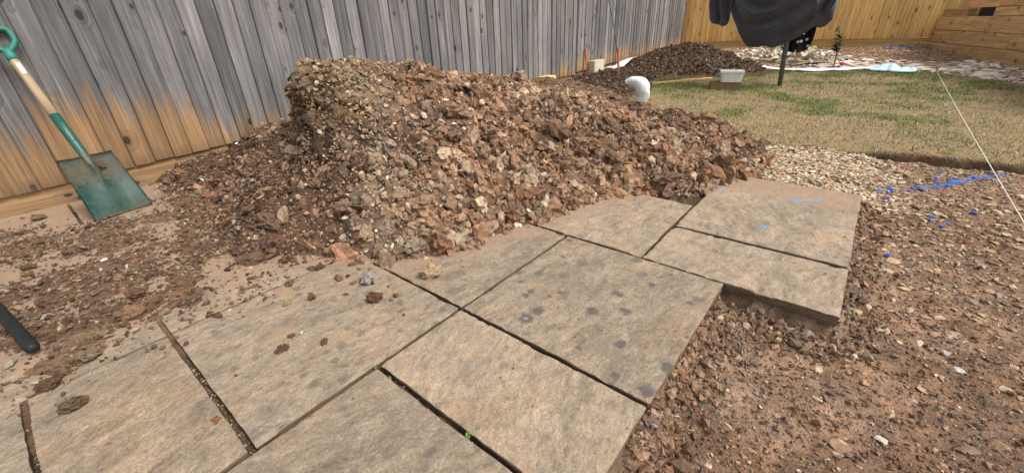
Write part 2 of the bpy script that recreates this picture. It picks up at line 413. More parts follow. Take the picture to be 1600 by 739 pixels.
def slab_mat():
    m, t, b = newmat('riven_sandstone'); g = G(t); oi = g.oinfo(); oc = g.sepc(oi.outputs['Color'])   # R tone, G lichen spots, B warm tint
    pos = g.n('ShaderNodeNewGeometry').outputs['Position']
    rnd = oi.outputs['Random']; rot = g.n('ShaderNodeVectorRotate'); rot.rotation_type = 'Z_AXIS'; g.l(pos, rot.inputs['Vector']); g.l(g.math('MULTIPLY', g.math('SUBTRACT', g.math('FRACT', g.math('MULTIPLY', rnd, 17.3)), .5), .9), rot.inputs['Angle'])
    co = g.vadd(g.vscale(rot.outputs[0], g.math('ADD', .62, g.math('MULTIPLY', g.math('FRACT', g.math('MULTIPLY', rnd, 7.7)), .75))), g.vscale(g.val3(rnd), 37.0))
    big = g.noise(co, 3.2, 4, .6, .4); c = g.ramp(big, [(.28, (.265, .212, .158)), (.43, (.305, .243, .178)), (.56, (.335, .262, .188)), (.72, (.385, .285, .19))])
    aco = g.mapping(co, (1.4, .62, 1)); mid = g.noise(aco, 15, 6, .7, .5); c = g.mix(1.0, c, g.ramp(mid, [(.28, .62), (.5, 1.0), (.74, 1.28)]), 'MULTIPLY')
    fine = g.noise(co, 150, 4, .75); c = g.mix(.9, c, g.ramp(fine, [(.30, .62), (.5, 1.0), (.70, 1.3)]), 'MULTIPLY')
    m2 = g.noise(aco, 44, 6, .75, .6); c = g.mix(.9, c, g.ramp(m2, [(.30, .5), (.48, .98), (.55, 1.04), (.70, 1.42)]), 'MULTIPLY')
    spk = g.noise(co, 420, 2, .7); c = g.mix(.7, c, g.ramp(spk, [(.32, .62), (.5, 1.0), (.68, 1.32)]), 'MULTIPLY')
    # layered streaks
    st = g.noise(g.mapping(co, (40, 6, 1)), 1.0, 6, .7, 1.0)
    c = g.mix(g.ramp(st, [(.54, 0), (.74, .42)]), c, (.21, .182, .15))
    st2 = g.noise(g.mapping(co, (62, 11, 1)), 1.0, 6, .72, 1.2)
    c = g.mix(g.ramp(st2, [(.60, 0), (.74, .5)]), c, (.42, .36, .28))
    # orange iron stain
    irn = g.noise(co, 6.5, 4, .6, .3); c = g.mix(g.math('MULTIPLY', g.ramp(irn, [(.56, 0), (.76, .65)]), g.math('ADD', oc[2], .25)), c, (.44, .26, .13))
    # dark algae bloom and lichen spots
    alg = g.noise(co, 11.0, 7, .75, .6); c = g.mix(g.ramp(alg, [(.52, 0), (.70, .5)]), c, (.17, .145, .115))
    dv = g.vadd(co, g.vscale(g.n('ShaderNodeTexNoise').outputs[1], .0))
    wob = g.n('ShaderNodeTexNoise'); wob.inputs['Scale'].default_value = 60; wob.inputs['Detail'].default_value = 3; g.l(co, wob.inputs['Vector'])
    wco = g.vadd(co, g.vscale(wob.outputs['Color'], .026))
    v = g.vor(wco, 20.0, dim='2D'); sel = g.sepc(v.outputs['Color'])[0]
    rr = g.math('MULTIPLY', g.math('SUBTRACT', sel, .38), .66)
    spot = g.math('MULTIPLY', g.math('SUBTRACT', rr, v.outputs['Distance']), 7.0, True)
    spm = g.noise(co, 4, 2); spot = g.math('MULTIPLY', spot, g.ramp(spm, [(.32, .1), (.46, 1)]))
    c = g.mix(g.math('MULTIPLY', spot, g.math('MULTIPLY', oc[1], .92), True), c, (.115, .105, .095))
    v2 = g.vor(wco, 52.0, dim='2D'); sel2 = g.sepc(v2.outputs['Color'])[0]
    sp2 = g.math('MULTIPLY', g.math('SUBTRACT', g.math('MULTIPLY', g.math('SUBTRACT', sel2, .82), 1.2), v2.outputs['Distance']), 14.0, True)
    c = g.mix(g.math('MULTIPLY', sp2, .55), c, (.42, .38, .31))
    v3 = g.vor(wco, 95.0, dim='2D'); sel3 = g.sepc(v3.outputs['Color'])[1]
    sp3 = g.math('MULTIPLY', g.math('SUBTRACT', g.math('MULTIPLY', g.math('SUBTRACT', sel3, .86), 1.3), v3.outputs['Distance']), 14.0, True)
    c = g.mix(g.math('MULTIPLY', sp3, .65), c, (.12, .10, .085))
    c = g.mix(1.0, c, g.val3(g.math('MULTIPLY', oc[0], .86)), 'MULTIPLY'); c = g.mix(1.0, c, (1.0, .975, .945), 'MULTIPLY')
    # trodden red soil dust and blue spray carried as surface masks
    da = g.attr('dirt').outputs['Fac']; dn = g.noise(co, 24, 6, .72)
    dm = g.math('MULTIPLY', g.math('SUBTRACT', g.math('ADD', g.math('MULTIPLY', g.math('MINIMUM', da, 1.0), 1.05), g.math('MULTIPLY', dn, 1.35)), .98), 2.0, True)
    c = g.mix(g.math('MULTIPLY', dm, .72), c, g.mix(g.noise(co, 50, 5, .7), (.19, .115, .072), (.40, .275, .185)))
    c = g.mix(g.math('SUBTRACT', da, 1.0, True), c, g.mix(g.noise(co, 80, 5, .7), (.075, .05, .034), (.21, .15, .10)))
    pa = g.attr('spray').outputs['Fac']; pn = g.noise(co, 120, 4, .7)
    pm = g.math('MULTIPLY', g.math('SUBTRACT', g.math('ADD', pa, g.math('MULTIPLY', pn, .9)), .72), 2.4, True)
    c = g.mix(g.math('MULTIPLY', g.math('MULTIPLY', pm, pa), 1.1, True), c, (.13, .25, .46))
    g.l(c, b.inputs['Base Color']); b.inputs['Roughness'].default_value = .86; b.inputs['Specular IOR Level'].default_value = .25
    h = g.math('ADD', g.math('MULTIPLY', mid, .7), g.math('ADD', g.math('MULTIPLY', fine, .35), g.math('MULTIPLY', st, .5)))
    g.l(g.bump(h, .55, .007), b.inputs['Normal']); return m
M_SLAB = slab_mat()

def wood_mat(name, grey, brown, new=False):
    m, t, b = newmat(name); g = G(t); oi = g.oinfo(); oc = g.sepc(oi.outputs['Color'])      # R: height of the brown foot, G: tone
    oco = g.coord('Object'); off = g.vscale(g.val3(oi.outputs['Random']), 61.0); co = g.vadd(oco, off)
    z = g.sep(oco)[2]
    # knots
    kv = g.vor(g.mapping(co, (0, 13.0, 8.0)), 1.0); ksel = g.sepc(kv.outputs['Color'])[0]
    kd = kv.outputs['Distance']; kr = g.math('MULTIPLY', g.math('SUBTRACT', ksel, .76), 1.05)
    knot = g.math('MULTIPLY', g.math('SUBTRACT', kr, kd), 14.0, True)
    ring = g.math('MULTIPLY', g.math('SUBTRACT', g.math('MULTIPLY', kr, 2.8), kd), 3.0, True)
    warp = g.vadd(g.mapping(co, (18, 18, .9)), g.vscale(g.val3(ring), 1.6))
    gr = g.noise(warp, 1.6, 7, .68, .35); gr2 = g.noise(g.mapping(co, (120, 120, 2.4)), 1.0, 5, .7)
    blot = g.noise(g.mapping(co, (5, 5, 1.6)), 1.0, 5, .62, .3)
    c = g.ramp(gr, [(.26, tuple(x*(.30 if not new else .5) for x in grey)), (.44, tuple(x*.80 for x in grey)), (.58, grey), (.76, tuple(min(1, x*(2.0 if not new else 1.2)) for x in grey))])
    c = g.mix(g.ramp(blot, [(.42, 0), (.7, .62)]), c, tuple(x*(.85 if new else .48) for x in grey))
    br = g.ramp(gr, [(.22, tuple(x*.50 for x in brown)), (.48, tuple(x*.9 for x in brown)), (.62, brown), (.82, tuple(min(1, x*1.3) for x in brown))])
    nz = g.noise(g.mapping(co, (22, 22, 2.0)), 1.0, 5, .65)
    edge = g.math('ADD', g.math('SUBTRACT', oc[0], z), g.math('MULTIPLY', g.math('SUBTRACT', nz, .5), .55))
    mask = g.ramp(g.math('ADD', g.math('MULTIPLY', edge, 4.2), .5), [(.1, 0), (.9, 1)])
    c = g.mix(mask, c, br)
    c = g.mix(.8, c, g.ramp(gr2, [(.30, .42), (.5, 1.0), (.72, 1.4)]), 'MULTIPLY')
    c = g.mix(g.math('MULTIPLY', ring, .25), c, tuple(x*.4 for x in (brown if new else grey)))
    c = g.mix(g.math('MULTIPLY', knot, .88), c, (.045, .03, .02) if not new else (.16, .08, .03))
    # foot of the board: splash dirt
    dt = g.ramp(g.math('ADD', g.math('MULTIPLY', z, 6.0), g.math('MULTIPLY', nz, .6)), [(.3, .5), (.75, 0)])
    if not new: c = g.mix(dt, c, (.16, .105, .065))
    c = g.mix(1.0, c, g.val3(oc[1]), 'MULTIPLY')
    g.l(c, b.inputs['Base Color']); b.inputs['Roughness'].default_value = .85; b.inputs['Specular IOR Level'].default_value = .2
    h = g.math('ADD', g.math('MULTIPLY', gr, .7), g.math('ADD', g.math('MULTIPLY', gr2, .5), g.math('MULTIPLY', knot, -.5)))
    g.l(g.bump(h, .5 if not new else .25, .006), b.inputs['Normal']); return m
M_WOODG = wood_mat('weathered_timber', (.215, .202, .196), (.37, .225, .115))
M_WOODN = wood_mat('new_orange_timber', (.80, .51, .19), (.64, .39, .14), True)
M_SLEEP = wood_mat('sleeper_timber', (.62, .39, .18), (.50, .30, .135), True)

def simple(name, col, rough=.6, spec=.4, metal=0, nscale=30, var=.25, bump=.1, bscale=None, obj=False):
    m, t, b = newmat(name); g = G(t); co = g.coord('Object')
    n1 = g.noise(co, nscale, 5, .6); k = g.ramp(n1, [(.3, 1-var), (.5, 1.0), (.7, 1+var)])
    c = g.mix(1.0, col, k, 'MULTIPLY'); g.l(c, b.inputs['Base Color'])
    b.inputs['Roughness'].default_value = rough; b.inputs['Specular IOR Level'].default_value = spec; b.inputs['Metallic'].default_value = metal
    if bump: g.l(g.bump(g.noise(co, bscale or nscale*2, 4), bump, .01), b.inputs['Normal'])
    return m
# ---------------------------------------------------------------- setting
def soil_cols(x, y, z=None):
    """base colour of the earth by place (shape of its own: different spoil tipped in different places)"""
    n = fbm(x, y, 4.0, 3, 81); n2 = fbm(x, y, 16, 3, 83)
    red = np.array([.285, .172, .106]); dark = np.array([.165, .100, .063]); grey = np.array([.29, .22, .155]); och = np.array([.265, .195, .105]); tan = np.array([.30, .195, .12])
    k = sstep(-.6, .8, n)[:, None]; c = dark*(1-k)+red*k
    lf = (sstep(-1.45, -1.72, x)*sstep(1.05, .85, y))[:, None]; c = c*(1-.85*lf)+dark*.82*lf*.85
    rg = np.exp(-(segd(x, y, -1.78, 1.12, -1.24, .70)/.12)**2); rg = np.maximum(rg, .8*np.exp(-(segd(x, y, -1.15, 2.95, -.85, 2.75)/.14)**2))
    rg = (.9*rg*sstep(-.9, .7, n2+.2))[:, None]; c = c*(1-rg)+grey*rg
    oc = (np.exp(-(segd(x, y, -2.35, 1.06, -1.85, 1.02)/.14)**2)*.85)[:, None]; c = c*(1-oc)+och*oc
    tp = (sstep(.10, .25, y-1.35)*sstep(-1.55, -1.8, x))[:, None]*.65; c = c*(1-tp)+np.array([.27, .165, .105])*tp
    return c
# wide base sheet under everything
me = np_mesh('ground', np.array([[-300, -300, -.2], [300, -300, -.2], [300, 300, -.2], [-300, 300, -.2]]), np.array([[0, 1, 2, 3]]), np.array([[.2, .13, .08]]*4))
tag(link('ground', me, M_EARTH), kind='structure')
# dug soil on the right
X, Y, F = grid(-0.62, 2.6, -0.62, 3.72, 0.0115)
Z = dug_z(X, Y); Z = np.where(Y > lawn_edge(X)+.05, -.12, Z)
n = fbm(X, Y, 3, 4, 91)
c = np.array([.25, .152, .097])*(1-sstep(-.5, .9, n))[:, None]+np.array([.34, .22, .146])*sstep(-.5, .9, n)[:, None]
c = c*np.exp(.22*fbm(X, Y, 22, 3, 93))[:, None]
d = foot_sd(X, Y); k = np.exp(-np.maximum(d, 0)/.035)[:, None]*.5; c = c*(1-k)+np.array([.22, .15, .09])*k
pa = (paint(X, Y)*(d > 0)*.55)[:, None]; c = c*(1-pa)+np.array([.10, .20, .50])*pa
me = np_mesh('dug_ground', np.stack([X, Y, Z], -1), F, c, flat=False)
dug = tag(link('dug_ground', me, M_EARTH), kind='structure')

# paving: bedding layer with the slabs as pieces
def bedz(x, y): return -.023+.005*fbm(x, y, 20, 3, 101)+.004*fbm(x, y, 70, 2, 103)
VV = []; FF = []; nb = 0
for (a, b_, c_, e) in [(-3.3, -.93, -.205, 1.302), (-1.07, 1.302, .105, 2.45)]:
    X, Y, F = grid(a, c_, b_, e, .016); VV.append(np.stack([X, Y, bedz(X, Y)], -1)); FF.append(F+nb); nb += len(X)
V = np.concatenate(VV); n = fbm(V[:, 0], V[:, 1], 9, 3, 105)[:, None]
me = np_mesh('paving', V, np.concatenate(FF), np.array([.125, .088, .056])*np.exp(.35*n), flat=False)
paving = tag(link('paving', me, M_EARTH), kind='structure')
def dirt_mask(x, y):
    hc, d = heap_core(x, y)
    v = .92*np.exp(-np.maximum(-d, 0)/.11)
    v = np.maximum(v, .88*soil_spread(x, y))
    v = np.maximum(v, .9*sstep(-1.38, -1.65, x))
    v = np.maximum(v, .95*sstep(2.16+.05*vnoise(x*6, y*0, 107), 2.24, y)*sstep(-.6, -.2, x))
    mq = gz(436, 520); v = np.maximum(v, .7*np.exp(-(np.hypot(x-mq[0], y-mq[1])/.06)**2)); v = np.maximum(v, .42*np.exp(-(segd(x, y, -1.3, .5, -.95, .75)/.10)**2))
    return v
def make_slab(x0, x1, y0, y1, color, seed, gap=.0065, dz=0.0, tilt=(0, 0), res=.012):
    x0 += gap; x1 -= gap; y0 += gap; y1 -= gap
    nx = max(8, int((x1-x0)/res)); ny = max(8, int((y1-y0)/res))
    sx = np.linspace(0, 1, nx+1); sy = np.linspace(0, 1, ny+1)
    SX, SY = np.meshgrid(sx, sy)
    X = x0+(x1-x0)*SX; Y = y0+(y1-y0)*SY
    # uneven hand-cut edges
    e = .0011; wob = lambda t, k: e*fbm(t, t*0+k, 11, 4, seed+int(k), .7)
    near = lambda t: np.exp(-t*26)
    X = X+wob(Y, 1)*near(SX)+wob(Y, 2)*near(1-SX); Y = Y+wob(X, 3)*near(SY)+wob(X, 4)*near(1-SY)
    ed = np.minimum(np.minimum((X-x0), (x1-X)), np.minimum(Y-y0, y1-Y))
    chip = sstep(.25, .85, fbm(X, Y, 26, 3, seed+9))
    an = seed*1.7; cu, cv = math.cos(an), math.sin(an); rv = fbm((X*cu+Y*cv)*.55, (Y*cu-X*cv)*1.9, 6.5, 4, seed+5); ef = sstep(.004, .035, ed); Z = dz+.0012*rv*ef+.0012*ef*np.floor(rv*2.2+.15*fbm(X, Y, 30, 2, seed+7))/2.2*2+.0008*fbm(X, Y, 40, 3, seed+6)-(.0006+.0045*chip)*np.exp(-np.maximum(ed, 0)/.004)
    Z = Z+tilt[0]*(SX-.5)+tilt[1]*(SY-.5)
    I = np.arange(X.size).reshape(X.shape)
    F = [np.stack([I[:-1, :-1], I[:-1, 1:], I[1:, 1:], I[1:, :-1]], -1).reshape(-1, 4)]
    per = np.concatenate([I[0, :-1], I[:-1, -1], I[-1, :0:-1], I[:0:-1, 0]])
    V = [np.stack([X.ravel(), Y.ravel(), Z.ravel()], -1)]
    P = V[0][per]; cen = np.array([(x0+x1)/2, (y0+y1)/2, 0]); n0 = X.size; m = len(per); prev = None
    nrm = np.zeros((m, 3)); q = len(I[0, :-1]); w = len(I[:-1, -1])
    nrm[:q, 1] = -1; nrm[q:q+w, 0] = 1; nrm[q+w:2*q+w, 1] = 1; nrm[2*q+w:, 0] = -1
    s_ = np.arange(m)*.02
    for (zz, out) in ((0.0, 0.0), (-.0035, .0008), (-.010, -.0002), (-.017, -.002), (-.026, -.001), (-.037, -.005)):
        R_ = P.copy()
        if zz < 0:
            R_[:, 2] = (P[:, 2]+zz if zz > -.005 else dz+zz)+(.0015 if zz < -.005 else .0003)*vnoise(s_*3, s_*0+zz*900, seed); R_ += nrm*(out+(.003 if zz < -.005 else .0012)*fbm(s_, s_*0+zz*500, 5, 3, seed+3))[:, None]
        idx = n0+np.arange(m); n0 += m; V.append(R_)
        if prev is not None: F.append(np.stack([np.roll(prev, -1), prev, idx, np.roll(idx, -1)], -1))
        prev = idx
    V = np.concatenate(V); F = np.concatenate(F)
    F[:len(F)] = F
    me = np_mesh('slab', V, F, flat=False)
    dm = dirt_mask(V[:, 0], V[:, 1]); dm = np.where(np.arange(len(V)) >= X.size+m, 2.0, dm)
    fattr(me, 'dirt', dm); fattr(me, 'spray', paint(V[:, 0], V[:, 1])*(V[:, 2] > dz-.02))
    o = link('slab', me, M_SLAB, paving); o.color = color
    return o
T = lambda tone, spots, warm: (tone, spots, warm, 1)
SL = [(-.80, -.19, .683, 1.30, T(.92, 1.0, .4)), (-.80, -.19, .378, .683, T(1.05, .12, .6)), (-.80, -.19, -.235, .378, T(.90, .4, .3)), (-1.41, -.80, .073, .683, T(.97, .6, .7)),
      (-1.41, -.80, .683, 1.30, T(.95, .5, .5)), (-1.41, -.80, -.228, .073, T(.86, .2, .3)), (-1.41, -.80, -.84, -.228, T(.95, .3, .4)), (-.80, -.19, -.85, -.235, T(.95, .3, .4)),
      (-2.25, -1.41, .073, .683, T(1.0, .2, .7)), (-2.25, -1.41, -.53, .073, T(.98, .2, .7)), (-2.25, -1.41, .683, 1.30, T(1, 0, .5)), (-2.77, -2.25, -.53, .073, T(1.0, .1, .8)), (-2.77, -2.25, .073, .90, T(1.0, .1, .8)),
      (-3.26, -2.77, -.80, .05, T(1.04, .1, .6)), (-3.26, -2.77, .05, .90, T(1.02, .1, .7)),
      (-1.09, -.483, 1.30, 1.905, T(1.05, .12, .45)), (-.483, .12, 1.30, 1.632, T(1.06, .0, .25)), (-.483, .12, 1.632, 2.243, T(1.04, .12, .3))]
for i, s in enumerate(SL):
    make_slab(s[0], s[1], s[2], s[3], s[4], 200+i*11, dz=[0, .001, -.002, .002, 0, .001, 0, 0, .001, -.002, 0, 0, .001, 0, 0, .002, .0, .003][i], gap=[.0068, .0074, .0064, .007][i % 4], res=.008 if i in (0, 1, 2, 3, 5, 16, 17) else .012)
o = make_slab(-.46, .118, 2.243, 2.475, T(1.04, .0, .7), 477, dz=-.003, res=.008, gap=.001); o['label'] = 'end strip of paving dusted with red soil and crossed by blue spray'
# grit lying in the open joints
JS = [(XA0, -.9, XA0, 1.30), (XA1, -.5, XA1, .69), (-2.25, -.5, -2.25, .5), (-2.77, -.5, -2.77, .6), (-1.1, 1.30, -.19, 1.30), (-.483, 1.30, -.483, 1.9), (-.48, 1.632, .12, 1.632), (-1.41, .683, -.19, .683), (-.8, .378, -.19, .378), (-2.25, .073, -.8, .073), (-1.41, -.228, -.8, -.228), (-3.2, .05, -2.25, .06)]
PP = []
for (a, b_, c_, e) in JS:
    L = math.hypot(c_-a, e-b_); k = int(L*(330 if e-b_ == 0 and b_ < .1 else 190)); t = RNG.rand(k)
    off = RNG.uniform(-.006, .006, k); ux, uy = (c_-a)/L, (e-b_)/L
    PP.append(np.stack([a+t*(c_-a)-uy*off, b_+t*(e-b_)+ux*off], -1))
P2 = np.concatenate(PP); P3 = np.column_stack([P2, bedz(P2[:, 0], P2[:, 1])-.001])
me = scatter_mesh('joint_grit', P3, RNG.uniform(.0016, .0052, len(P3)), pal(len(P3), [(.14, .09, .055), (.30, .23, .16), (.40, .33, .24)], [5, 3, 1.5]), HULLS_S, .7, math.pi, .15)
tag(link('joint_grit', me, M_STONE, paving), kind='stuff')

# ---------------------------------------------------------------- the big spoil heap
X, Y, F = grid(-3.30, -.22, -.62, 4.62, 0.0115)
Z = heap_z(X, Y); hc, hd = heap_core(X, Y)
wx = np.zeros_like(X); wy = np.zeros_like(X)
ov = sstep(.40, .58, Z)*sstep(1.30, 1.0, Y)*sstep(-1.70, -1.95, X)      # the undercut clay lip
wy = -.035*ov*(1+.5*fbm(X, Z*1.0, 9, 3, 111)); wx = .025*ov*fbm(X, Y, 11, 2, 113)
st = sstep(.1, .25, hd); wx = wx+.020*st*fbm(X+Z*1.7, Y+Z, 19, 4, 115, .6); wy = wy+.022*st*fbm(X-Z, Y+Z*1.9, 19, 4, 117, .6)
f1, ra = worley(X+.02*fbm(X, Y, 20, 2, 58), Y+.02*fbm(X, Y, 20, 2, 59), 17, 401); f2, rb = worley(X, Y, 36, 405)
c = soil_cols(X, Y); c = c*np.exp(.25*fbm(X, Y, 25, 3, 119)+.55*(ra-.5)+.45*(rb-.5)-.20)[:, None]  # crevice shade put into the colour: base soil darkened between the clods
flatm = ((hd < 0) & (soil_spread(X, Y) > .02))[:, None]; c = np.where(flatm, np.array([.20, .125, .078])*np.exp(.3*fbm(X, Y, 18, 3, 121))[:, None], c)
keep = (Z[F].max(1) > -.03) | (foot_sd(X, Y)[F].max(1) > 0)
keep &= Z[F].max(1) > -.058
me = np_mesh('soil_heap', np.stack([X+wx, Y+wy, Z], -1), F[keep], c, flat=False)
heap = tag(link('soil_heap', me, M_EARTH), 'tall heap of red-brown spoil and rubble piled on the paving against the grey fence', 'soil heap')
# clods and stones lying on it
def heap_pts(n, xr=(-3.28, -.25), yr=(-.55, 3.7), dens=None, mind=-.03):
    out = []
    tot = 0
    while tot < n:
        x = RNG.uniform(*xr, n*2); y = RNG.uniform(*yr, n*2); h, d = heap_core(x, y)
        k = d > mind+.03*RNG.rand(n*2)
        if dens is not None: k &= RNG.rand(n*2) < dens(x, y)
        x = x[k]; y = y[k]; z0 = heap_z(x, y, False); sl = np.hypot(heap_z(x+.02, y, False)-z0, heap_z(x, y+.02, False)-z0)/.02
        k = RNG.rand(len(x)) < np.sqrt(1+np.minimum(sl, 6)**2)/2.6
        q = np.stack([x[k], y[k]], -1); out.append(q); tot += len(q)
    q = np.concatenate(out)[:n]; z = heap_z(q[:, 0], q[:, 1])
    e = .01; nx = -(heap_z(q[:, 0]+e, q[:, 1])-z)/e; ny = -(heap_z(q[:, 0], q[:, 1]+e)-z)/e
    nr = np.stack([np.clip(nx, -1.2, 1.2), np.clip(ny, -1.2, 1.2), np.ones(n)], -1)
    ovv = sstep(.40, .58, z)*sstep(1.30, 1.0, q[:, 1])*sstep(-1.70, -1.95, q[:, 0])
    q[:, 1] -= .035*ovv
    return np.column_stack([q, z]), nr
vis = lambda x, y: np.where(y < 3.0, 1.0, .35)*np.where(x < -2.6, .5, 1.0)
right = lambda x, y: vis(x, y)*sstep(-1.75, -1.15, x+.25*(y-1.0))
coarse = lambda x, y: np.maximum(.07, right(x, y))*vis(x, y)
def clodcol(P, k=1.0, warm=0):
    c = soil_cols(P[:, 0], P[:, 1]); n = len(P)
    p = pal(n, [(.29, .18, .112), (.37, .26, .172), (.185, .112, .072), (.31, .168, .098), (.45, .355, .25)], [4, 4, 2.5, 1.2, 2.6], .32)
    w = RNG.uniform(.25, .75, n)[:, None]; return np.clip((c*w*1.15+p*(1-w))*k, 0, .8)
topm = lambda x, y: sstep(1.25, 1.5, y)*sstep(-1.45, -1.7, x)
cden = lambda x, y: coarse(x, y)*(1-.7*topm(x, y))
P, nr = heap_pts(1300, dens=cden); me = scatter_mesh('clods', P, np.clip(RNG.lognormal(math.log(.0165), .38, len(P)), .009, .038), clodcol(P, 1.2), LUMPS, .78, .9, .26, nr)
tag(link('soil_crumbs', me, M_EARTH, heap), kind='stuff')
P, nr = heap_pts(3400, dens=cden); me = scatter_mesh('clods', P, np.clip(RNG.lognormal(math.log(.0105), .36, len(P)), .006, .024), clodcol(P, 1.2), LUMPS1, .78, .9, .26, nr)
tag(link('soil_crumbs', me, M_EARTH, heap), kind='stuff')
P, nr = heap_pts(25000, dens=vis, mind=-.06); me = scatter_mesh('clods', P, np.clip(RNG.lognormal(math.log(.0056), .48, len(P)), .0022, .019), clodcol(P, 1.22), HULLS_S[:8]+[lump(1, q+131, .8) for q in range(8)], .75, 1.0, .2, nr)
tag(link('soil_crumbs', me, M_EARTH, heap), kind='stuff')
gdens = lambda x, y: np.clip(np.exp(-(segd(x, y, -1.75, 1.10, -1.18, .78)/.13)**2)+.9*np.exp(-(segd(x, y, -1.2, 2.95, -.7, 2.6)/.15)**2)+.05, 0, 1)
P, nr = heap_pts(5400, dens=gdens, mind=-.02); me = scatter_mesh('gravel', P, np.clip(RNG.lognormal(math.log(.0072), .3, len(P)), .004, .016), pal(len(P), [(.31, .25, .185), (.42, .35, .27), (.22, .165, .115), (.27, .18, .12)], [3.5, 2.2, 2.5, 3]), HULLS_S, .75, 1.0, .2, nr)
tag(link('gravel', me, M_STONE, heap), kind='stuff')
ldens = lambda x, y: sstep(-1.45, -1.7, x)*sstep(1.05, .85, y)*vis(x, y)
P, nr = heap_pts(9000, dens=ldens, mind=-.02); me = scatter_mesh('gravel', P, np.clip(RNG.lognormal(math.log(.0062), .36, len(P)), .003, .016), pal(len(P), [(.18, .108, .068), (.235, .148, .096), (.13, .08, .052), (.32, .24, .165)], [4, 3, 3, 1.3]), HULLS_S, .65, .9, .2, nr)
tag(link('soil_crumbs', me, M_EARTH, heap), kind='stuff')
P, nr = heap_pts(420, dens=lambda x, y: np.maximum(.35, right(x, y))*vis(x, y)); me = scatter_mesh('pale_stones', P, np.clip(RNG.lognormal(math.log(.010), .38, len(P)), .005, .022), pal(len(P), [(.52, .45, .33), (.60, .56, .48), (.46, .35, .22)], [4, 2, 3], .15), HULLS, .6, .9, .15, nr)
tag(link('pale_stone_chips', me, M_STONE, heap), kind='stuff')

def tmesh(name, tl, mat, flat=True):
    out = []
    for V, F in tl:
        m = np_mesh(name, V, F, flat=flat); m.materials.append(mat); out.append(m)
    return out
CLODM = tmesh('clod', LUMPS3+LUMPS, M_EOBJ); CLODBIG = tmesh('clod', LUMPS3, M_EOBJ); CLODR = tmesh('clod', LUMPSR, M_EOBJ); STONEM = tmesh('stone', HULLS, M_SOBJ)
def piece(name, mesh, P, size, col, flatten=.75, tilt=.7, parent=None, sink=.2, rotz=None, aspect=1.3, nrm=None):
    o = bpy.data.objects.new(name, mesh); COL.objects.link(o); o.parent = parent
    o.scale = (size*aspect*random.uniform(.9, 1.1), size*random.uniform(.8, 1.0), size*flatten)
    rz = random.uniform(0, 6.28) if rotz is None else rotz
    R0 = Matrix.Rotation(random.gauss(0, tilt), 3, 'X') @ Matrix.Rotation(random.gauss(0, tilt), 3, 'Y') @ Matrix.Rotation(rz, 3, 'Z')
    if nrm is not None:
        R0 = Vector((0, 0, 1)).rotation_difference(Vector(nrm)).to_matrix() @ R0
    o.rotation_euler = R0.to_euler()
    o.location = (P[0], P[1], P[2]+size*flatten*(1-2*sink)); o.color = tuple(col)+(1,)
    return o
P, nr = heap_pts(262, dens=lambda x, y: np.maximum(.10, right(x, y)*(.35+.65*np.exp(-(np.maximum(y-2.2, 0))**2)))*vis(x, y), mind=-.02)
hc_, hd_ = heap_core(P[:, 0], P[:, 1])
CC = clodcol(P, 1.22)
for i in range(len(P)):
    foot = math.exp(-max(hd_[i], 0)/.25)
    s = float(np.clip(RNG.lognormal(math.log(.0225+.010*foot), .34), .015, .052))
    piece('clod', random.choice(CLODM), P[i], s, CC[i], random.uniform(.6, .9), .5, heap, .28, nrm=nr[i]*np.array([.7, .7, 1]))
# named clods of the heap read off the photograph
for (px, py, r, col, fl) in [(285, 275, .036, (.25, .15, .095), .7), (318, 268, .034, (.22, .13, .085), .7), (340, 285, .032, (.28, .15, .09), .6), (362, 300, .03, (.22, .125, .08), .7), (330, 325, .026, (.25, .13, .075), .6), (300, 290, .028, (.2, .12, .08), .7), (365, 345, .03, (.29, .15, .085), .5), (390, 330, .028, (.2, .11, .07), .7), (420, 385, .036, (.15, .09, .06), .7), (375, 395, .034, (.16, .1, .065), .6), (520, 395, .026, (.3, .2, .13), .7), (620, 395, .028, (.25, .15, .09), .7), (665, 365, .026, (.34, .26, .18), .8), (750, 372, .026, (.26, .15, .09), .8), (780, 330, .034, (.27, .15, .09), .8), (895, 318, .03, (.24, .15, .1), .8), (960, 270, .034, (.2, .13, .09), .8), (905, 235, .036, (.2, .125, .085), .8), (870, 200, .034, (.22, .14, .09), .7), (760, 215, .036, (.22, .14, .09), .7), (690, 383, .040, (.27, .145, .085), .8), (712, 178, .042, (.33, .225, .145), .7), (398, 410, .046, (.17, .105, .065), .6), (450, 408, .03, (.2, .115, .065), .6), (800, 345, .036, (.27, .14, .08), .85),
                             (1120, 268, .062, (.165, .098, .060), .9), (1035, 283, .05, (.235, .15, .095), .6), (345, 258, .045, (.13, .085, .055), .35), (330, 308, .030, (.29, .15, .09), .7), (650, 388, .036, (.33, .26, .18), .85), (560, 322, .04, (.2, .145, .085), .45),
                             (600, 97, .03, (.27, .14, .075), .8), (825, 305, .036, (.25, .145, .085), .8), (935, 300, .036, (.235, .14, .085), .8), (870, 335, .03, (.24, .135, .08), .8), (1000, 300, .045, (.22, .13, .075), .55), (470, 145, .035, (.36, .235, .115), .8), (735, 295, .03, (.25, .14, .08), .8), (560, 376, .024, (.24, .13, .08), .7), (300, 262, .03, (.2, .12, .075), .7), (265, 285, .028, (.22, .135, .085), .7)]:
    q = hit(px, py); o = piece('clod', random.choice(CLODBIG), q, r, col, fl, .35, heap, .3, aspect=1.35)
for (px, py, r, col) in [(852, 276, .026, (.62, .55, .42)), (596, 302, .014, (.62, .55, .40)), (590, 363, .016, (.60, .53, .40)), (540, 342, .014, (.6, .53, .4)), (790, 250, .012, (.6, .52, .38)), (712, 270, .018, (.60, .54, .42)), (780, 268, .024, (.55, .48, .36)), (937, 302, .022, (.50, .42, .3)), (1010, 190, .015, (.6, .54, .42)), (370, 225, .012, (.75, .75, .74))]:
    q = hit(px, py); o = piece('stone', random.choice(STONEM), q, r, col, .6, .5, heap, .15)

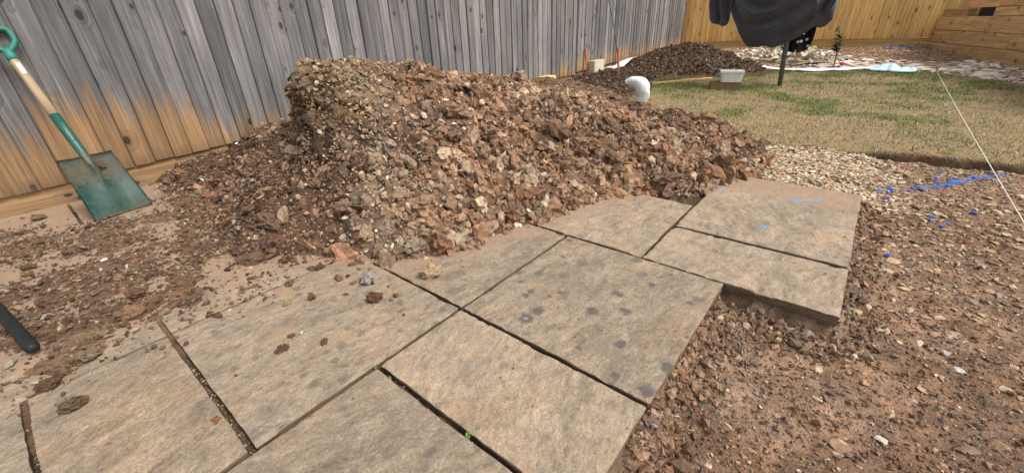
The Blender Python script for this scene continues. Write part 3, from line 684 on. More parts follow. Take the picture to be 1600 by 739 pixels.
# loose clods and stones on the paving, each a thing of its own
LOOSE = [('grey_stone', 576, 441, .027, (.36, .335, .30), .8, 'lumpy pale grey stone lying on the paving beside the heap foot', CLODR, 'stone'),
         ('pale_stone', 675, 433, .030, (.43, .31, .20), .9, 'pale tan rough rock resting across a paving joint', CLODR, 'stone'),
         ('clod', 586, 471, .020, (.15, .075, .042), .9, 'dark brown crumbly clod alone on the slab below the grey stone', CLODR, 'clod'),
         ('clod', 118, 638, .020, (.17, .105, .065), .85, 'flat brown clod on the corner of the narrow slab', CLODR, 'clod'),
         ('clod', 207, 494, .030, (.24, .15, .09), .6, 'broad tan clod sitting at the end of the gritty open joint', CLODR, 'clod'),
         ('clod', 83, 606, .018, (.14, .085, .055), .9, 'dark clod lodged on the joint in front of the narrow slab', CLODR, 'clod'),
         ('clod', 140, 559, .024, (.26, .19, .13), .6, 'greyish layered clod on the soil-smeared slab', CLODR, 'clod'),
         ('clod', 215, 463, .026, (.16, .09, .055), .6, 'dark clod at the edge of the trodden soil', CLODR, 'clod'),
         ('stone', 78, 495, .024, (.27, .26, .24), .3, 'flat slate-grey stone on the trodden soil', STONEM, 'stone'),
         ('stone', 163, 407, .013, (.80, .79, .76), .35, 'small white flat pebble beside the fence-side joint', STONEM, 'stone'),
         ('stone', 263, 410, .013, (.72, .72, .70), .35, 'small whitish flat chip at the foot of the heap', STONEM, 'stone'),
         ('clod', 45, 420, .022, (.14, .09, .06), .4, 'thin dark clod near the timber gravel board', CLODR, 'clod'),
         ('clod', 62, 342, .030, (.25, .16, .10), .35, 'elongated clod lying against the gravel board', CLODR, 'clod'),
         ('clod', 488, 467, .014, (.15, .085, .05), .7, 'small dark crumb in the loose trio on the big slab', CLODM, 'clod'),
         ('clod', 341, 495, .013, (.15, .09, .055), .6, 'small dark clod sitting on the cross joint', CLODM, 'clod'),
         ('stone', 470, 522, .009, (.45, .42, .37), .6, 'tiny pale grey chip to the right of the mud patch', STONEM, 'stone')]
for (nm, px, py, r, col, fl, lab, tl, cat) in LOOSE:
    q = gz(px, py, 0.0) if px > 250 or py > 420 else hit(px, py)
    if nm not in ('mud_patch', 'mortar_smear'): q = hit(px, py)
    else: q = np.array([q[0], q[1], .003])
    o = piece(nm, random.choice(tl), q, r, col, fl, .12 if fl > .2 else 0, None, .08, aspect=1.25); tag(o, lab, cat)
def blob(name, px, py, r, thick, col, seed, label, cat, asp=1.0, rot=0.0):
    q = gz(px, py, 0.002); A, K = 56, 9; V = [(0, 0, thick)]; F = []
    for k in range(1, K+1):
        for a in range(A):
            t = 2*math.pi*a/A; n_ = mnoise.noise(Vector((math.cos(t)*1.3, math.sin(t)*1.3, seed)))*.55+mnoise.noise(Vector((math.cos(t)*4, math.sin(t)*4, seed)))*.30+mnoise.noise(Vector((math.cos(t)*11, math.sin(t)*11, seed)))*.14
            rr_ = r*(1+n_)*k/K; x, y = rr_*math.cos(t)*asp, rr_*math.sin(t); x, y = x*math.cos(rot)-y*math.sin(rot), x*math.sin(rot)+y*math.cos(rot)
            V.append((x, y, thick*max(0, 1-(k/K)**4)*(.8+.7*mnoise.noise(Vector((x*120, y*120, seed))))-(.004 if k == K else 0)))
    for a in range(A): F.append([0, 1+a, 1+(a+1) % A, 1+(a+1) % A])
    F4 = [[1+(k-1)*A+a, 1+k*A+a, 1+k*A+(a+1) % A, 1+(k-1)*A+(a+1) % A] for k in range(1, K) for a in range(A)]
    me = bpy.data.meshes.new(name); me.from_pydata(V, [], [f[:3] for f in F]+F4); me.update(); o = link(name, me, M_EOBJ, None, (q[0], q[1], q[2])); o.color = tuple(col)+(1,); return tag(o, label, cat)
blob('mud_patch', 441, 544, .021, .0065, (.15, .082, .055), 1.3, 'flattened dark red-brown mud patch stuck to the middle of a slab', 'mud patch', 1.0)
blob('mud_patch', 337, 655, .010, .003, (.26, .13, .07), 4.1, 'small rusty mud fleck on the narrow slab', 'mud patch', 1.2)
blob('mud_patch', 455, 525, .010, .006, (.17, .10, .065), 5.2, 'little mud fleck touching the dark mud patch', 'mud patch', 1.1)
blob('mortar_smear', 312, 487, .015, .0025, (.40, .335, .20), 2.2, 'pale yellow sandy smear beside the gritty cross joint', 'smear', 1.4, .8)
blob('mortar_smear', 270, 496, .013, .0025, (.37, .31, .20), 6.2, 'dull yellow smear at the corner of the soil-stained slab', 'smear', 1.5, .8)
blob('mortar_smear', 449, 474, .010, .003, (.38, .28, .13), 8.8, 'small ochre smear above the dried mud patch', 'smear', 1.5, .8)
small = []
for i in range(330):
    x = RNG.uniform(-2.0, -.85); y = RNG.uniform(-.2, .72)
    hcx, dx = heap_core(np.array([x]), np.array([y]))
    if dx[0] > -.02 or RNG.rand() > math.exp(dx[0]/.16)*1.2: continue
    small.append((x, y))
for (x, y) in small:
    s = float(np.clip(RNG.lognormal(math.log(.0075), .4), .004, .016)); q = (x, y, float(max(0, surf(x, y)[0])))
    o = piece('clod', random.choice(CLODM), q, s, pal(1, [(.16, .09, .055), (.24, .14, .085), (.12, .07, .045)], [3, 2, 2])[0], .65, .4, None, .12)
    tag(o, 'small brown crumb of soil scattered on the paving near the heap', 'clod', 'soil crumbs scattered on the paving')
# trodden debris in the soil spread: countless bits
q = RNG.uniform([-3.2, -.6], [-1.3, .62], (42000, 2)); sp = soil_spread(q[:, 0], q[:, 1]); q = q[RNG.rand(len(q)) < sp**1.4*.62+.006]
q = q[(foot_sd(q[:, 0], q[:, 1]) < -.01)]; z = np.maximum(surf(q[:, 0], q[:, 1]), 0)
me = scatter_mesh('debris', np.column_stack([q, z]), np.clip(RNG.lognormal(math.log(.0052), .5, len(q)), .002, .019), pal(len(q), [(.15, .09, .057), (.22, .14, .09), (.30, .22, .15), (.42, .36, .27)], [4, 4, 2, .8], .25), HULLS_S, .5, .35, .12)
tag(link('trodden_soil_debris', me, M_EARTH), 'trodden soil, grit and stone chips littering the fence-side slabs', 'debris', kind='stuff')
# fine dust crumbs over the rest of the paving
q = np.concatenate([RNG.uniform([-1.9, -.4], [-.2, 1.3], (2600, 2)), RNG.uniform([-1.05, 1.3], [.1, 2.4], (700, 2))]); hcx, dx = heap_core(q[:, 0], q[:, 1])
q = q[(dx < 0) & (RNG.rand(len(q)) < .06+1.0*np.exp(dx/.10))]; 
me = scatter_mesh('crumbs', np.column_stack([q, np.full(len(q), .001)]), np.clip(RNG.lognormal(math.log(.0026), .45, len(q)), .0012, .008), pal(len(q), [(.17, .10, .06), (.25, .16, .10), (.42, .36, .28)], [4, 3, 1]), HULLS_S, .6, .3, .1)
tag(link('soil_crumbs', me, M_EARTH), 'fine crumbs of soil dusted over the slabs', 'crumbs', kind='stuff')

# ---------------------------------------------------------------- stones in the dug soil
def dug_pts(n, dens, xr=(-.2, 1.9), yr=(.0, 3.45)):
    out = []; tot = 0
    while tot < n:
        q = RNG.uniform([xr[0], yr[0]], [xr[1], yr[1]], (n*2, 2)); x, y = q[:, 0], q[:, 1]
        k = (foot_sd(x, y) > .012) & (y < lawn_edge(x)-.015) & (RNG.rand(len(q)) < dens(x, y)) & (x < .30+.45*y+.25)
        hcx, dx = heap_core(x, y); k &= dx < .05
        q = q[k]; out.append(q); tot += len(q)
    q = np.concatenate(out)[:n]; return np.column_stack([q, dug_z(q[:, 0], q[:, 1])])
def bluecol(P, c):
    v = paint(P[:, 0], P[:, 1]); k = (RNG.rand(len(P)) < v*.95)[:, None]
    return np.where(k, np.array([.09, .20, .54])*RNG.uniform(.6, 1.4, (len(P), 1)), c)
near = lambda x, y: .10+.90*sstep(1.3, 2.4, y)
bank = lambda x, y: sstep(.38, .05, x+.08*vnoise(x*5, y*5, 131))*sstep(2.38, 2.55, y)
TANS = [(.40, .29, .19), (.47, .37, .25), (.33, .225, .15), (.28, .18, .12), (.37, .30, .235)]
P = dug_pts(4300, near); c = bluecol(P, pal(len(P), TANS, [4, 2.2, 3, 2.5, 1], .18))
me = scatter_mesh('g', P, np.clip(RNG.lognormal(math.log(.0098), .36, len(P)), .005, .022), c, HULLS, .36, .2, .34); tag(link('gravel', me, M_STONE, dug), kind='stuff')
P = dug_pts(19000, lambda x, y: .55+.45*sstep(1, 2.4, y)); c = bluecol(P, pal(len(P), TANS+[(.20, .115, .07), (.24, .15, .095)], [2, .8, 2.5, 3, .6, 4, 4], .2))
me = scatter_mesh('g', P, np.clip(RNG.lognormal(math.log(.0046), .42, len(P)), .002, .012), c, HULLS_S, .5, .4, .22); tag(link('gravel', me, M_STONE, dug), kind='stuff')
P = dug_pts(21000, lambda x, y: .15+.85*sstep(2.4, 1.0, y)); c = pal(len(P), [(.26, .165, .11), (.33, .225, .155), (.20, .122, .08), (.40, .305, .22)], [4, 4, 2, 1.2], .2)
me = scatter_mesh('g', P, np.clip(RNG.lognormal(math.log(.0034), .52, len(P)), .0014, .013), c, HULLS_S, .6, .5, .22); tag(link('soil_crumbs', me, M_EARTH, dug), kind='stuff')
P = dug_pts(3500, bank, (-.5, .45), (2.3, 3.4)); c = pal(len(P), [(.50, .41, .275), (.58, .49, .35), (.43, .33, .22), (.33, .235, .155)], [4, 3, 3, 2], .16)
me = scatter_mesh('g', P, np.clip(RNG.lognormal(math.log(.0105), .30, len(P)), .005, .02), c, HULLS, .45, .3, .2); tag(link('gravel', me, M_STONE, dug), kind='stuff')
# rubble crumbs along the foot of the cut slab edges
PP = []
for (a, b_, c_, e, k) in [(-.17, .2, -.17, 1.28, 1500), (-.17, 1.27, .13, 1.27, 700), (.14, 1.25, .14, 2.45, 900)]:
    k = int(k*1.5); t = RNG.rand(k); off = np.abs(RNG.normal(0, .05, k))-.025
    if a == c_: PP.append(np.stack([a+off, b_+t*(e-b_)], -1))
    else: PP.append(np.stack([a+t*(c_-a), b_-off], -1))
q = np.concatenate(PP); q = q[foot_sd(q[:, 0], q[:, 1]) > -.014]
P = np.column_stack([q, dug_z(q[:, 0], q[:, 1])]); c = pal(len(P), [(.25, .155, .10), (.31, .205, .14), (.38, .285, .20), (.18, .108, .068)], [4, 4, 2, 2], .2)
me = scatter_mesh('g', P, np.clip(RNG.lognormal(math.log(.0062), .5, len(P)), .002, .022), c, LUMPS1[:6]+HULLS_S, .7, .8, .25); tag(link('soil_crumbs', me, M_EARTH, dug), kind='stuff')
# the largest stones as pieces of the dug ground
P = dug_pts(270, near); C_ = bluecol(P, pal(len(P), TANS, [4, 2.6, 2.4, 1.6, 1], .15))
for i in range(len(P)):
    piece('stone', random.choice(STONEM), P[i], float(np.clip(RNG.lognormal(math.log(.0165), .26), .012, .034)), C_[i], random.uniform(.28, .45), .14, dug, .22)
for (px, py, r, col, fl) in [(1381, 691, .016, (.66, .60, .48), .5), (1386, 401, .013, (.04, .12, .5), .7), (1497, 580, .013, (.62, .60, .56), .5), (1333, 559, .013, (.6, .5, .34), .5), (1310, 697, .026, (.30, .18, .115), .4), (1562, 697, .016, (.40, .25, .14), .5), (1482, 526, .02, (.52, .44, .33), .4), (1460, 525, .018, (.36, .22, .13), .4),
                             (1435, 538, .02, (.46, .38, .28), .45), (1352, 482, .024, (.5, .4, .27), .4), (1338, 490, .02, (.42, .31, .2), .5), (1381, 517, .02, (.52, .4, .25), .35), (1479, 555, .018, (.36, .33, .29), .5), (1455, 340, .013, (.04, .13, .5), .6), (1470, 356, .012, (.04, .13, .5), .6), (1522, 335, .014, (.04, .13, .55), .6), (1462, 283, .018, (.03, .12, .6), .5), (1466, 272, .014, (.03, .12, .6), .6), (1388, 297, .016, (.03, .12, .55), .6), (1372, 300, .014, (.03, .12, .55), .5), (1383, 311, .012, (.03, .12, .55), .6), (1493, 249, .013, (.18, .30, .6), .7), (1480, 350, .016, (.05, .14, .5), .4), (1455, 349, .012, (.05, .15, .5), .4), (1100, 629, .008, (.03, .07, .045), .4), (1022, 665, .011, (.3, .29, .38), .5)]:
    q = hit(px, py); piece('stone', random.choice(STONEM), q, r, col, fl, .12, dug, .18)

# ---------------------------------------------------------------- lawn
def green(x, y): return np.clip(.47+.42*fbm(x*.8, y, 1.6, 3, 141)+.55*fbm(x*.75, y, 4.6, 3, 143)+.30*sstep(4.6, 6.6, y)*sstep(1.0, -.6, x)-.38*sstep(4.9, 3.6, y)-.02, 0, 1)
X, Y, F = grid(-2.2, 2.6, 3.0, 7.0, .025)
Y = Y+0; le = lawn_edge(X); lf = lawn_far(X)
Yc = np.maximum(Y, le); lip = sstep(0, .22, (Y-le+.2)); Z = lawn_z(X, Yc)+.006*fbm(X, Yc, 13, 3, 151)
Z = np.where(Y < le, np.maximum(lawn_z(X, le)-(le-Y)*1.6, -.14), Z); Yc = np.where(Y < le, le-(le-Y)*.25, Yc); Z = np.where(Y > lf, Z-.09, Z)
gk = green(X, Y)[:, None]; c = np.array([.33, .245, .14])*(1-gk)+np.array([.24, .205, .10])*gk
c = np.where((Y < le)[:, None], np.array([.12, .075, .045]), c)
me = np_mesh('lawn', np.stack([X, Yc, Z], -1), F, c, flat=False); lawn = tag(link('lawn', me, M_EARTH), kind='structure')
def grass_mat():
    m, t, b = newmat('grass_blades'); g = G(t); g.l(g.attr('Col').outputs['Color'], b.inputs['Base Color']); b.inputs['Roughness'].default_value = .8; b.inputs['Specular IOR Level'].default_value = .2
    return m
M_GRASS = grass_mat()
N = 135000
q = RNG.uniform([-2.1, 3.15], [2.0, 6.85], (N, 2)); q = q[(q[:, 1] < lawn_far(q[:, 0])) & (q[:, 1] > lawn_edge(q[:, 0])-.01) & (q[:, 0] < .5+.30*q[:, 1])]
hcx, dx = heap_core(q[:, 0], q[:, 1]); q = q[dx < 0]; n = len(q)
gk = np.clip(green(q[:, 0], q[:, 1])+RNG.normal(0, .16, n), 0, 1); isg = RNG.rand(n) < .08+.88*sstep(.30, .84, gk)
ln = RNG.uniform(.012, .028, n)*(1+.55*isg); az = RNG.uniform(0, 2*math.pi, n); lean = RNG.uniform(.3, 1.6, n)*np.where(isg, .7, 1.2); w = RNG.uniform(.0016, .003, n)
B = np.column_stack([q, lawn_z(q[:, 0], q[:, 1])-.003]); D = np.stack([np.cos(az), np.sin(az), 0*az], -1); S = np.stack([-np.sin(az), np.cos(az), 0*az], -1)
tip = B+D*(ln*np.sin(np.minimum(lean, 1.35)))[:, None]+np.array([0, 0, 1])*(ln*np.cos(np.minimum(lean, 1.35)))[:, None]
V = np.stack([B-S*w[:, None], B+S*w[:, None], tip], 1).reshape(-1, 3); F = np.arange(3*n).reshape(-1, 3)
cg = pal(n, [(.15, .205, .055), (.21, .235, .085), (.115, .155, .05)], [3, 3, 2], .18); cd = pal(n, [(.40, .30, .165), (.47, .37, .22), (.33, .235, .12), (.28, .25, .11)], [4, 3, 3, 2], .16)
c = np.repeat(np.where(isg[:, None], cg, cd), 3, axis=0)
me = np_mesh('grass', V, F, c); tag(link('grass', me, M_GRASS), 'short parched grass, tan with green tufts, covering the lawn', 'grass', kind='stuff')
# torn turf roots hanging over the cut edge
xs = RNG.uniform(-.45, 1.3, 900); B = np.stack([xs, lawn_edge(xs)+RNG.uniform(-.01, .02, 900), lawn_z(xs, lawn_edge(xs))], -1); az = RNG.uniform(-2.6, -.5, 900); ln = RNG.uniform(.015, .06, 900)
tip = B+np.stack([np.cos(az)*ln*.8, np.sin(az)*ln*.6, -ln*RNG.uniform(-.3, .6, 900)], -1); S = np.array([.0014, 0, .001])
me = np_mesh('turf', np.stack([B-S, B+S, tip], 1).reshape(-1, 3), np.arange(2700).reshape(-1, 3), np.repeat(pal(900, [(.38, .28, .16), (.24, .15, .085), (.45, .36, .22)], [3, 3, 2]), 3, axis=0))
tag(link('turf_fringe', me, M_GRASS, lawn), kind='stuff')

# far bed between lawn and back fence
def bed_z(x, y): return lawn_z(x, np.minimum(y, 6.8))-.02+.045*np.maximum(y-6.8, 0)+.012*fbm(x, y, 3, 3, 161)
X, Y, F = grid(-3.4, 3.6, 3.9, 9.75, .05)
Z = np.where((Y > lawn_far(X)-.12) | (X < -2.1), bed_z(X, Y), -.15)
n = fbm(X, Y, 2.5, 3, 165)[:, None]; c = np.array([.36, .235, .155])*np.exp(.2*n)
me = np_mesh('gravel_bed', np.stack([X, Y, Z], -1), F, c, flat=False); gbed = tag(link('gravel_bed', me, M_EARTH), kind='structure')
def bed_pts(n, xr, yr, dens=None):
    q = RNG.uniform([xr[0], yr[0]], [xr[1], yr[1]], (n, 2))
    if dens is not None: q = q[RNG.rand(n) < dens(q[:, 0], q[:, 1])]
    return np.column_stack([q, bed_z(q[:, 0], q[:, 1])])
P = bed_pts(7000, (-2.2, 1.6), (6.7, 9.65)); me = scatter_mesh('g', P, RNG.uniform(.008, .024, len(P)), pal(len(P), [(.42, .27, .18), (.50, .36, .25), (.34, .22, .15), (.55, .46, .36)], [4, 3, 2, 1], .14), HULLS_S, .55, .4, .2)
tag(link('gravel', me, M_STONE, gbed), kind='stuff')
front = lambda x, y: sstep(8.0, 7.4, y+.1*vnoise(x*3, y*3, 171))*sstep(-.9, -.3, x)
P = bed_pts(3600, (-.9, 2.2), (5.4, 8.0), lambda x, y: front(x, y)*(y > lawn_far(x)+.03)); me = scatter_mesh('g', P, np.clip(RNG.lognormal(math.log(.036), .4, len(P)), .015, .085), pal(len(P), [(.68, .62, .52), (.55, .47, .37), (.40, .31, .23), (.78, .73, .64)], [4, 3, 2.5, 2.5], .14), HULLS, .28, .16, .15)
tag(link('slate_chips', me, M_STONE, gbed), kind='stuff')
P = bed_pts(600, (-.7, 1.9), (5.5, 7.9), lambda x, y: front(x, y)*(y > lawn_far(x)+.05)); C_ = pal(len(P), [(.70, .64, .54), (.56, .48, .38), (.42, .34, .26), (.80, .75, .66)], [4, 3, 2, 2.5], .12)
for i in range(min(len(P), 200)):
    piece('flat_stone', random.choice(STONEM), P[i], float(np.clip(RNG.lognormal(math.log(.06), .35), .035, .13)), C_[i], random.uniform(.18, .32), .1, gbed, .15)
P = bed_pts(200, (.05, .6), (9.2, 9.65)); me = scatter_mesh('g', P, RNG.uniform(.012, .03, len(P)), pal(len(P), [(.20, .22, .40), (.30, .26, .32)], [1, 1]), HULLS_S, .5, .3, .1); tag(link('blue_sprayed_gravel', me, M_STONE, gbed), kind='stuff')
# pale rubble pile
sp0 = np.array([-1.12, 7.75])
pile = empty('rubble_pile', (sp0[0], sp0[1], float(bed_z(*sp0)))); tag(pile, 'low pile of pale broken stone in front of the orange fence', 'rubble pile')
k = 0
while k < 190:
    x, y = RNG.normal(0, .40), RNG.normal(0, .26); rr = (x/.85)**2+(y/.55)**2
    if rr > 1: continue
    z = .20*(1-rr)*(.3+.7*RNG.rand()); k += 1
    o = piece('stone', random.choice(STONEM), (x, y, z), float(RNG.uniform(.028, .065)), pal(1, [(.60, .54, .42), (.68, .64, .55), (.48, .41, .31)], [4, 3, 2], .1)[0], .5, .4, pile, .2)
mesh_core = np_mesh('core', *(lambda V, F: (V*np.array([.7, .45, .055]), F))(*LUMPS[2]), np.tile([.42, .35, .26], (len(LUMPS[2][0]), 1))); link('rubble_core', mesh_core, M_EARTH, pile)

# dark topsoil mound by the fence corner
def tops(x, y):
    a = .29*np.exp(-((x+2.40)/.66)**2-((y-6.75)/.62)**2)+.20*np.exp(-((x+1.75)/.55)**2-((y-6.55)/.5)**2)+.17*np.exp(-((x+2.75)/.5)**2-((y-5.35)/.55)**2)+.10*np.exp(-((x+2.3)/.35)**2-((y-4.6)/.5)**2)
    return a
X, Y, F = grid(-3.3, -.8, 3.9, 8.6, .03); h = tops(X, Y); base = np.where((Y > 6.6) | (X < -2.1), bed_z(X, Y), lawn_z(X, Y))
Z = base-.03+h+sstep(.03, .1, h)*(.018*fbm(X, Y, 9, 3, 181)+.010*fbm(X, Y, 30, 2, 183)); keep = h[F].max(1) > .022
c = np.array([.105, .066, .044])*np.exp(.22*fbm(X, Y, 12, 3, 185))[:, None]
me = np_mesh('topsoil', np.stack([X, Y, Z], -1), F[keep], c, flat=False); top = tag(link('topsoil_mound', me, M_EARTH), 'low mound of dark topsoil beside the lawn in the fence corner', 'soil heap')
q = RNG.uniform([-3.2, 4.2], [-.95, 7.2], (15000, 2)); h = tops(q[:, 0], q[:, 1]); q = q[(h > .05)]; h = tops(q[:, 0], q[:, 1])
b0 = np.where((q[:, 1] > 6.6) | (q[:, 0] < -2.1), bed_z(q[:, 0], q[:, 1]), lawn_z(q[:, 0], q[:, 1]))-.03
P = np.column_stack([q, b0+h+.018*fbm(q[:, 0], q[:, 1], 9, 3, 181)]); me = scatter_mesh('g', P, np.clip(RNG.lognormal(math.log(.013), .4, len(P)), .005, .036), pal(len(P), [(.10, .063, .042), (.135, .086, .058), (.36, .29, .21), (.19, .125, .085)], [6, 4, .9, 1.5], .2), HULLS_S, .65, .8, .2)
tag(link('soil_crumbs', me, M_EARTH, top), kind='stuff')

# ---------------------------------------------------------------- fences
def board_mesh(seed, L, wd=.120, thick=.021, thin=.005):
    rr = random.Random(seed); bm = bmesh.new(); n = 7; rings = []
    b1, b2, b3 = rr.uniform(-.003, .003), rr.uniform(-.004, .004), rr.uniform(0, 6)
    for i in range(n+1):
        t = i/n; z = t*L; oy = b2*math.sin(3*t+b3); ox = b1*math.sin(2.2*t+b3*2)
        e1, e2 = rr.uniform(-.0012, .0012), rr.uniform(-.0012, .0012)
        # thick edge at -y, thin edge at +y, face towards +x
        prof = [(0, -.050+e1), (thick-.004, -.050+e1), (thick, -.046+e1), (thick*.75, 0), (thin+.006, .0435+e2), (thin+.003, .0465+e2), (.002, .047+e2), (.002, .071), (-.004, .071)]
        rings.append([bm.verts.new((ox+p[0], oy+p[1], z)) for p in prof])
    for i in range(n):
        for k in range(9): bm.faces.new((rings[i][k], rings[i][(k+1) % 9], rings[i+1][(k+1) % 9], rings[i+1][k]))
    bm.faces.new(rings[0][::-1]); bm.faces.new(rings[-1]); bmesh.ops.recalc_face_normals(bm, faces=bm.faces)
    return bm_mesh('board', bm)
FX = -3.30
BM_G = [board_mesh(s, 1.75) for s in range(8)]
for m in BM_G: m.materials.append(M_WOODG)
BM_N = [board_mesh(s+40, 1.75, thick=.013) for s in range(6)]
for m in BM_N: m.materials.append(M_WOODN)
fence = empty('timber_fence', (FX, 4, 0)); tag(fence, 'long weathered grey close-board timber fence with brown board feet behind the heap', 'fence')
def child(name, mesh, parent, loc, rot=(0, 0, 0), color=None):
    o = bpy.data.objects.new(name, mesh); COL.objects.link(o); o.parent = parent
    o.location = Vector(loc)-parent.location; o.rotation_euler = rot
    if color: o.color = color
    return o
def foot_h(y):
    return np.interp(y, [-1.5, -.1, .98, 3, 5.38, 5.45, 6.2, 9.6], [.075, .092, .144, .15, .15, .18, .212, .285])
y = -1.35; i = 0
while y < 9.62:
    bay2 = y > 5.42
    bh = np.interp(y, [-1.3, 0, .5, 1.0, 1.35, 1.8, 5.3, 5.5, 9], [.36, .35, .29, .16, .04, -.08, -.02, .10, .13])+random.gauss(0, .06)
    if 2.2 < y < 2.7: bh += .25
    if 5.0 < y < 5.2: bh += .2
    tone = float(np.interp(y, [-1, .3, 1.2, 3, 9], [.70, .76, .88, .93, .98]))*math.exp(random.gauss(0, .20))
    tilt = max(-.005, min(.005, random.gauss(0, .003)))
    child('board', random.choice(BM_G), fence, (FX+(.012 if bay2 else 0)+random.uniform(-.003, .003), y, float(foot_h(y))+random.uniform(-.004, .004)), (tilt, random.gauss(0, .002), rad(-1.2)+random.gauss(0, .01)), (bh, tone, 0, 1))
    y += .1005+random.uniform(-.004, .004); i += 1
for (ya, yb, tn) in [(-1.4, 2.1, .9), (2.1, 5.38, .75), (5.44, 7.6, .95), (7.6, 9.66, .95)]:
    L = yb-ya-.006; me = box_mesh('gravel_board', .022, .155, L, .003); me.materials.append(M_WOODG)
    # long axis is local z so that the grain runs along it
    za, zb = float(foot_h(ya+.05)), float(foot_h(yb-.05)); o = child('gravel_board', me, fence, (FX-.013, ya, za-.068), (-math.pi/2+math.atan2(zb-za, L), 0, 0), (5.0, tn, 0, 1))
me = box_mesh('post', .09, .09, 2.0, .004); me.materials.append(M_WOODG)
for py in (-1.45, 1.5, 3.4, 5.41, 7.6, 9.66): child('post', me, fence, (FX-.075, py, -.1), (0, 0, 0), (-1, .8, 0, 1))
for zz in (.45, 1.05, 1.65):
    me = box_mesh('rail', .06, .04, 11.0, .003); me.materials.append(M_WOODG); child('rail', me, fence, (FX-.034, -1.4, zz), (-math.pi/2, 0, 0), (-1, .8, 0, 1))

BY = 9.72
bf = empty('new_timber_fence', (-1, BY, .3)); tag(bf, 'new orange close-board timber fence across the end of the garden', 'fence')
x = -3.27
while x < 3.4:
    tone = math.exp(random.gauss(0, .10))
    child('board', random.choice(BM_N), bf, (x, BY+random.uniform(-.002, .002), .375+.008*(x+3.3)), (0, random.gauss(0, .004), -math.pi/2+rad(1)), (-.2, tone, 0, 1)); x += .1+random.uniform(-.003, .003)
for (xa, xb) in [(-3.3, -1.4), (-1.4, .6), (.6, 3.4)]:
    me = box_mesh('gravel_board', .03, .13, xb-xa-.006, .004); me.materials.append(M_WOODN); child('gravel_board', me, bf, (xa, BY+.018, .335), (0, math.pi/2, 0) if False else (0, math.pi/2, 0), (-.3, .72, 0, 1)).rotation_euler = Matrix(((0, 0, 1), (-1, 0, 0), (0, -1, 0))).to_euler()
me = box_mesh('post', .09, .09, 1.9, .004); me.materials.append(M_WOODN)
for px_ in (-3.28, -1.4, .6, 2.5): child('post', me, bf, (px_, BY+.075, .1), (0, 0, 0), (-.3, .8, 0, 1))

# sleeper retaining wall
wall = empty('sleeper_wall', (.60, 9.62, .2)); tag(wall, 'stepped retaining wall of brown timber sleepers meeting the orange fence', 'wall')
wd = Vector((.245, -.9695, 0)); wn = Vector((-.9695, -.245, 0))
w0 = Vector((.565, 9.66, 0))
def sleeper(s0, s1, z, h, back, tone, nm='sleeper', dep=.1):
    L = s1-s0-.004; me = box_mesh('sleeper', dep, h-.004, L, .006, jit=.0015); me.materials.append(M_SLEEP)
    p = w0+wd*s0-wn*(back+dep/2); o = child(nm, me, wall, (p.x, p.y, z+h/2))
    o.rotation_euler = Matrix(((wn.x, 0, wd.x), (wn.y, 0, wd.y), (0, 1, 0))).to_euler() if False else Matrix(((-wn.x, wd.y*1-0*1, wd.x), (-wn.y, 0, wd.y), (0, 1, 0))).to_euler()
    zx = Vector(wd); xx = Vector(wn); yy = zx.cross(xx); o.rotation_euler = Matrix(((xx.x, yy.x, zx.x), (xx.y, yy.y, zx.y), (xx.z, yy.z, zx.z))).to_euler()
    o.color = (-.5, tone*math.exp(random.gauss(0, .06)), 0, 1)
zc = .02
for row, (h, cuts) in enumerate([(.19, [0, 1.4, 3.6, 5]), (.165, [0, 2.2, 4.4, 5]), (.175, [0, 1.55, 3.7, 5]), ]):
    for a, b_ in zip(cuts[:-1], cuts[1:]): sleeper(a, b_, zc+.14, h, .0, [.9, .95, 1.05][row])
    zc += h
zt = zc+.14
sleeper(0, .76, zt, .10, .05, .75); sleeper(1.56, 3.6, zt, .10, .02, 1.1); sleeper(3.6, 5, zt, .10, .02, 1.1)
sleeper(.78, 1.62, zt+.10, .14, .02, 1.15); sleeper(1.62, 3.7, zt+.10, .14, .02, 1.1); sleeper(3.7, 5, zt+.10, .14, .02, 1.1)
sleeper(.86, 2.6, zt+.24, .15, .035, 1.2); sleeper(2.6, 5, zt+.24, .15, .035, 1.15); sleeper(.9, 5, zt+.39, .15, .04, 1.1)
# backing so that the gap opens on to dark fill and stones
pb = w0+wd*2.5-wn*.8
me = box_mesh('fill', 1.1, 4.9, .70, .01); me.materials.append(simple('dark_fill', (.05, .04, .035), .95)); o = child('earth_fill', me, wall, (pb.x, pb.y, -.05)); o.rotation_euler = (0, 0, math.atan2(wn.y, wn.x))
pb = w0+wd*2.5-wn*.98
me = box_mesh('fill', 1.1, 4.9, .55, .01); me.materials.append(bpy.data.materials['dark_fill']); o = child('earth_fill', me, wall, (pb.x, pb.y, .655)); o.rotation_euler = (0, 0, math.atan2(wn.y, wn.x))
for k in range(9):
    p = w0+wd*(1.1+.42*random.random())-wn*(.16+.1*random.random()); o = piece('stone', random.choice(STONEM), (0, 0, 0), .035, (.55, .5, .46), .7, .4, wall); o.location = Vector((p.x, p.y, zt+.02))-wall.location

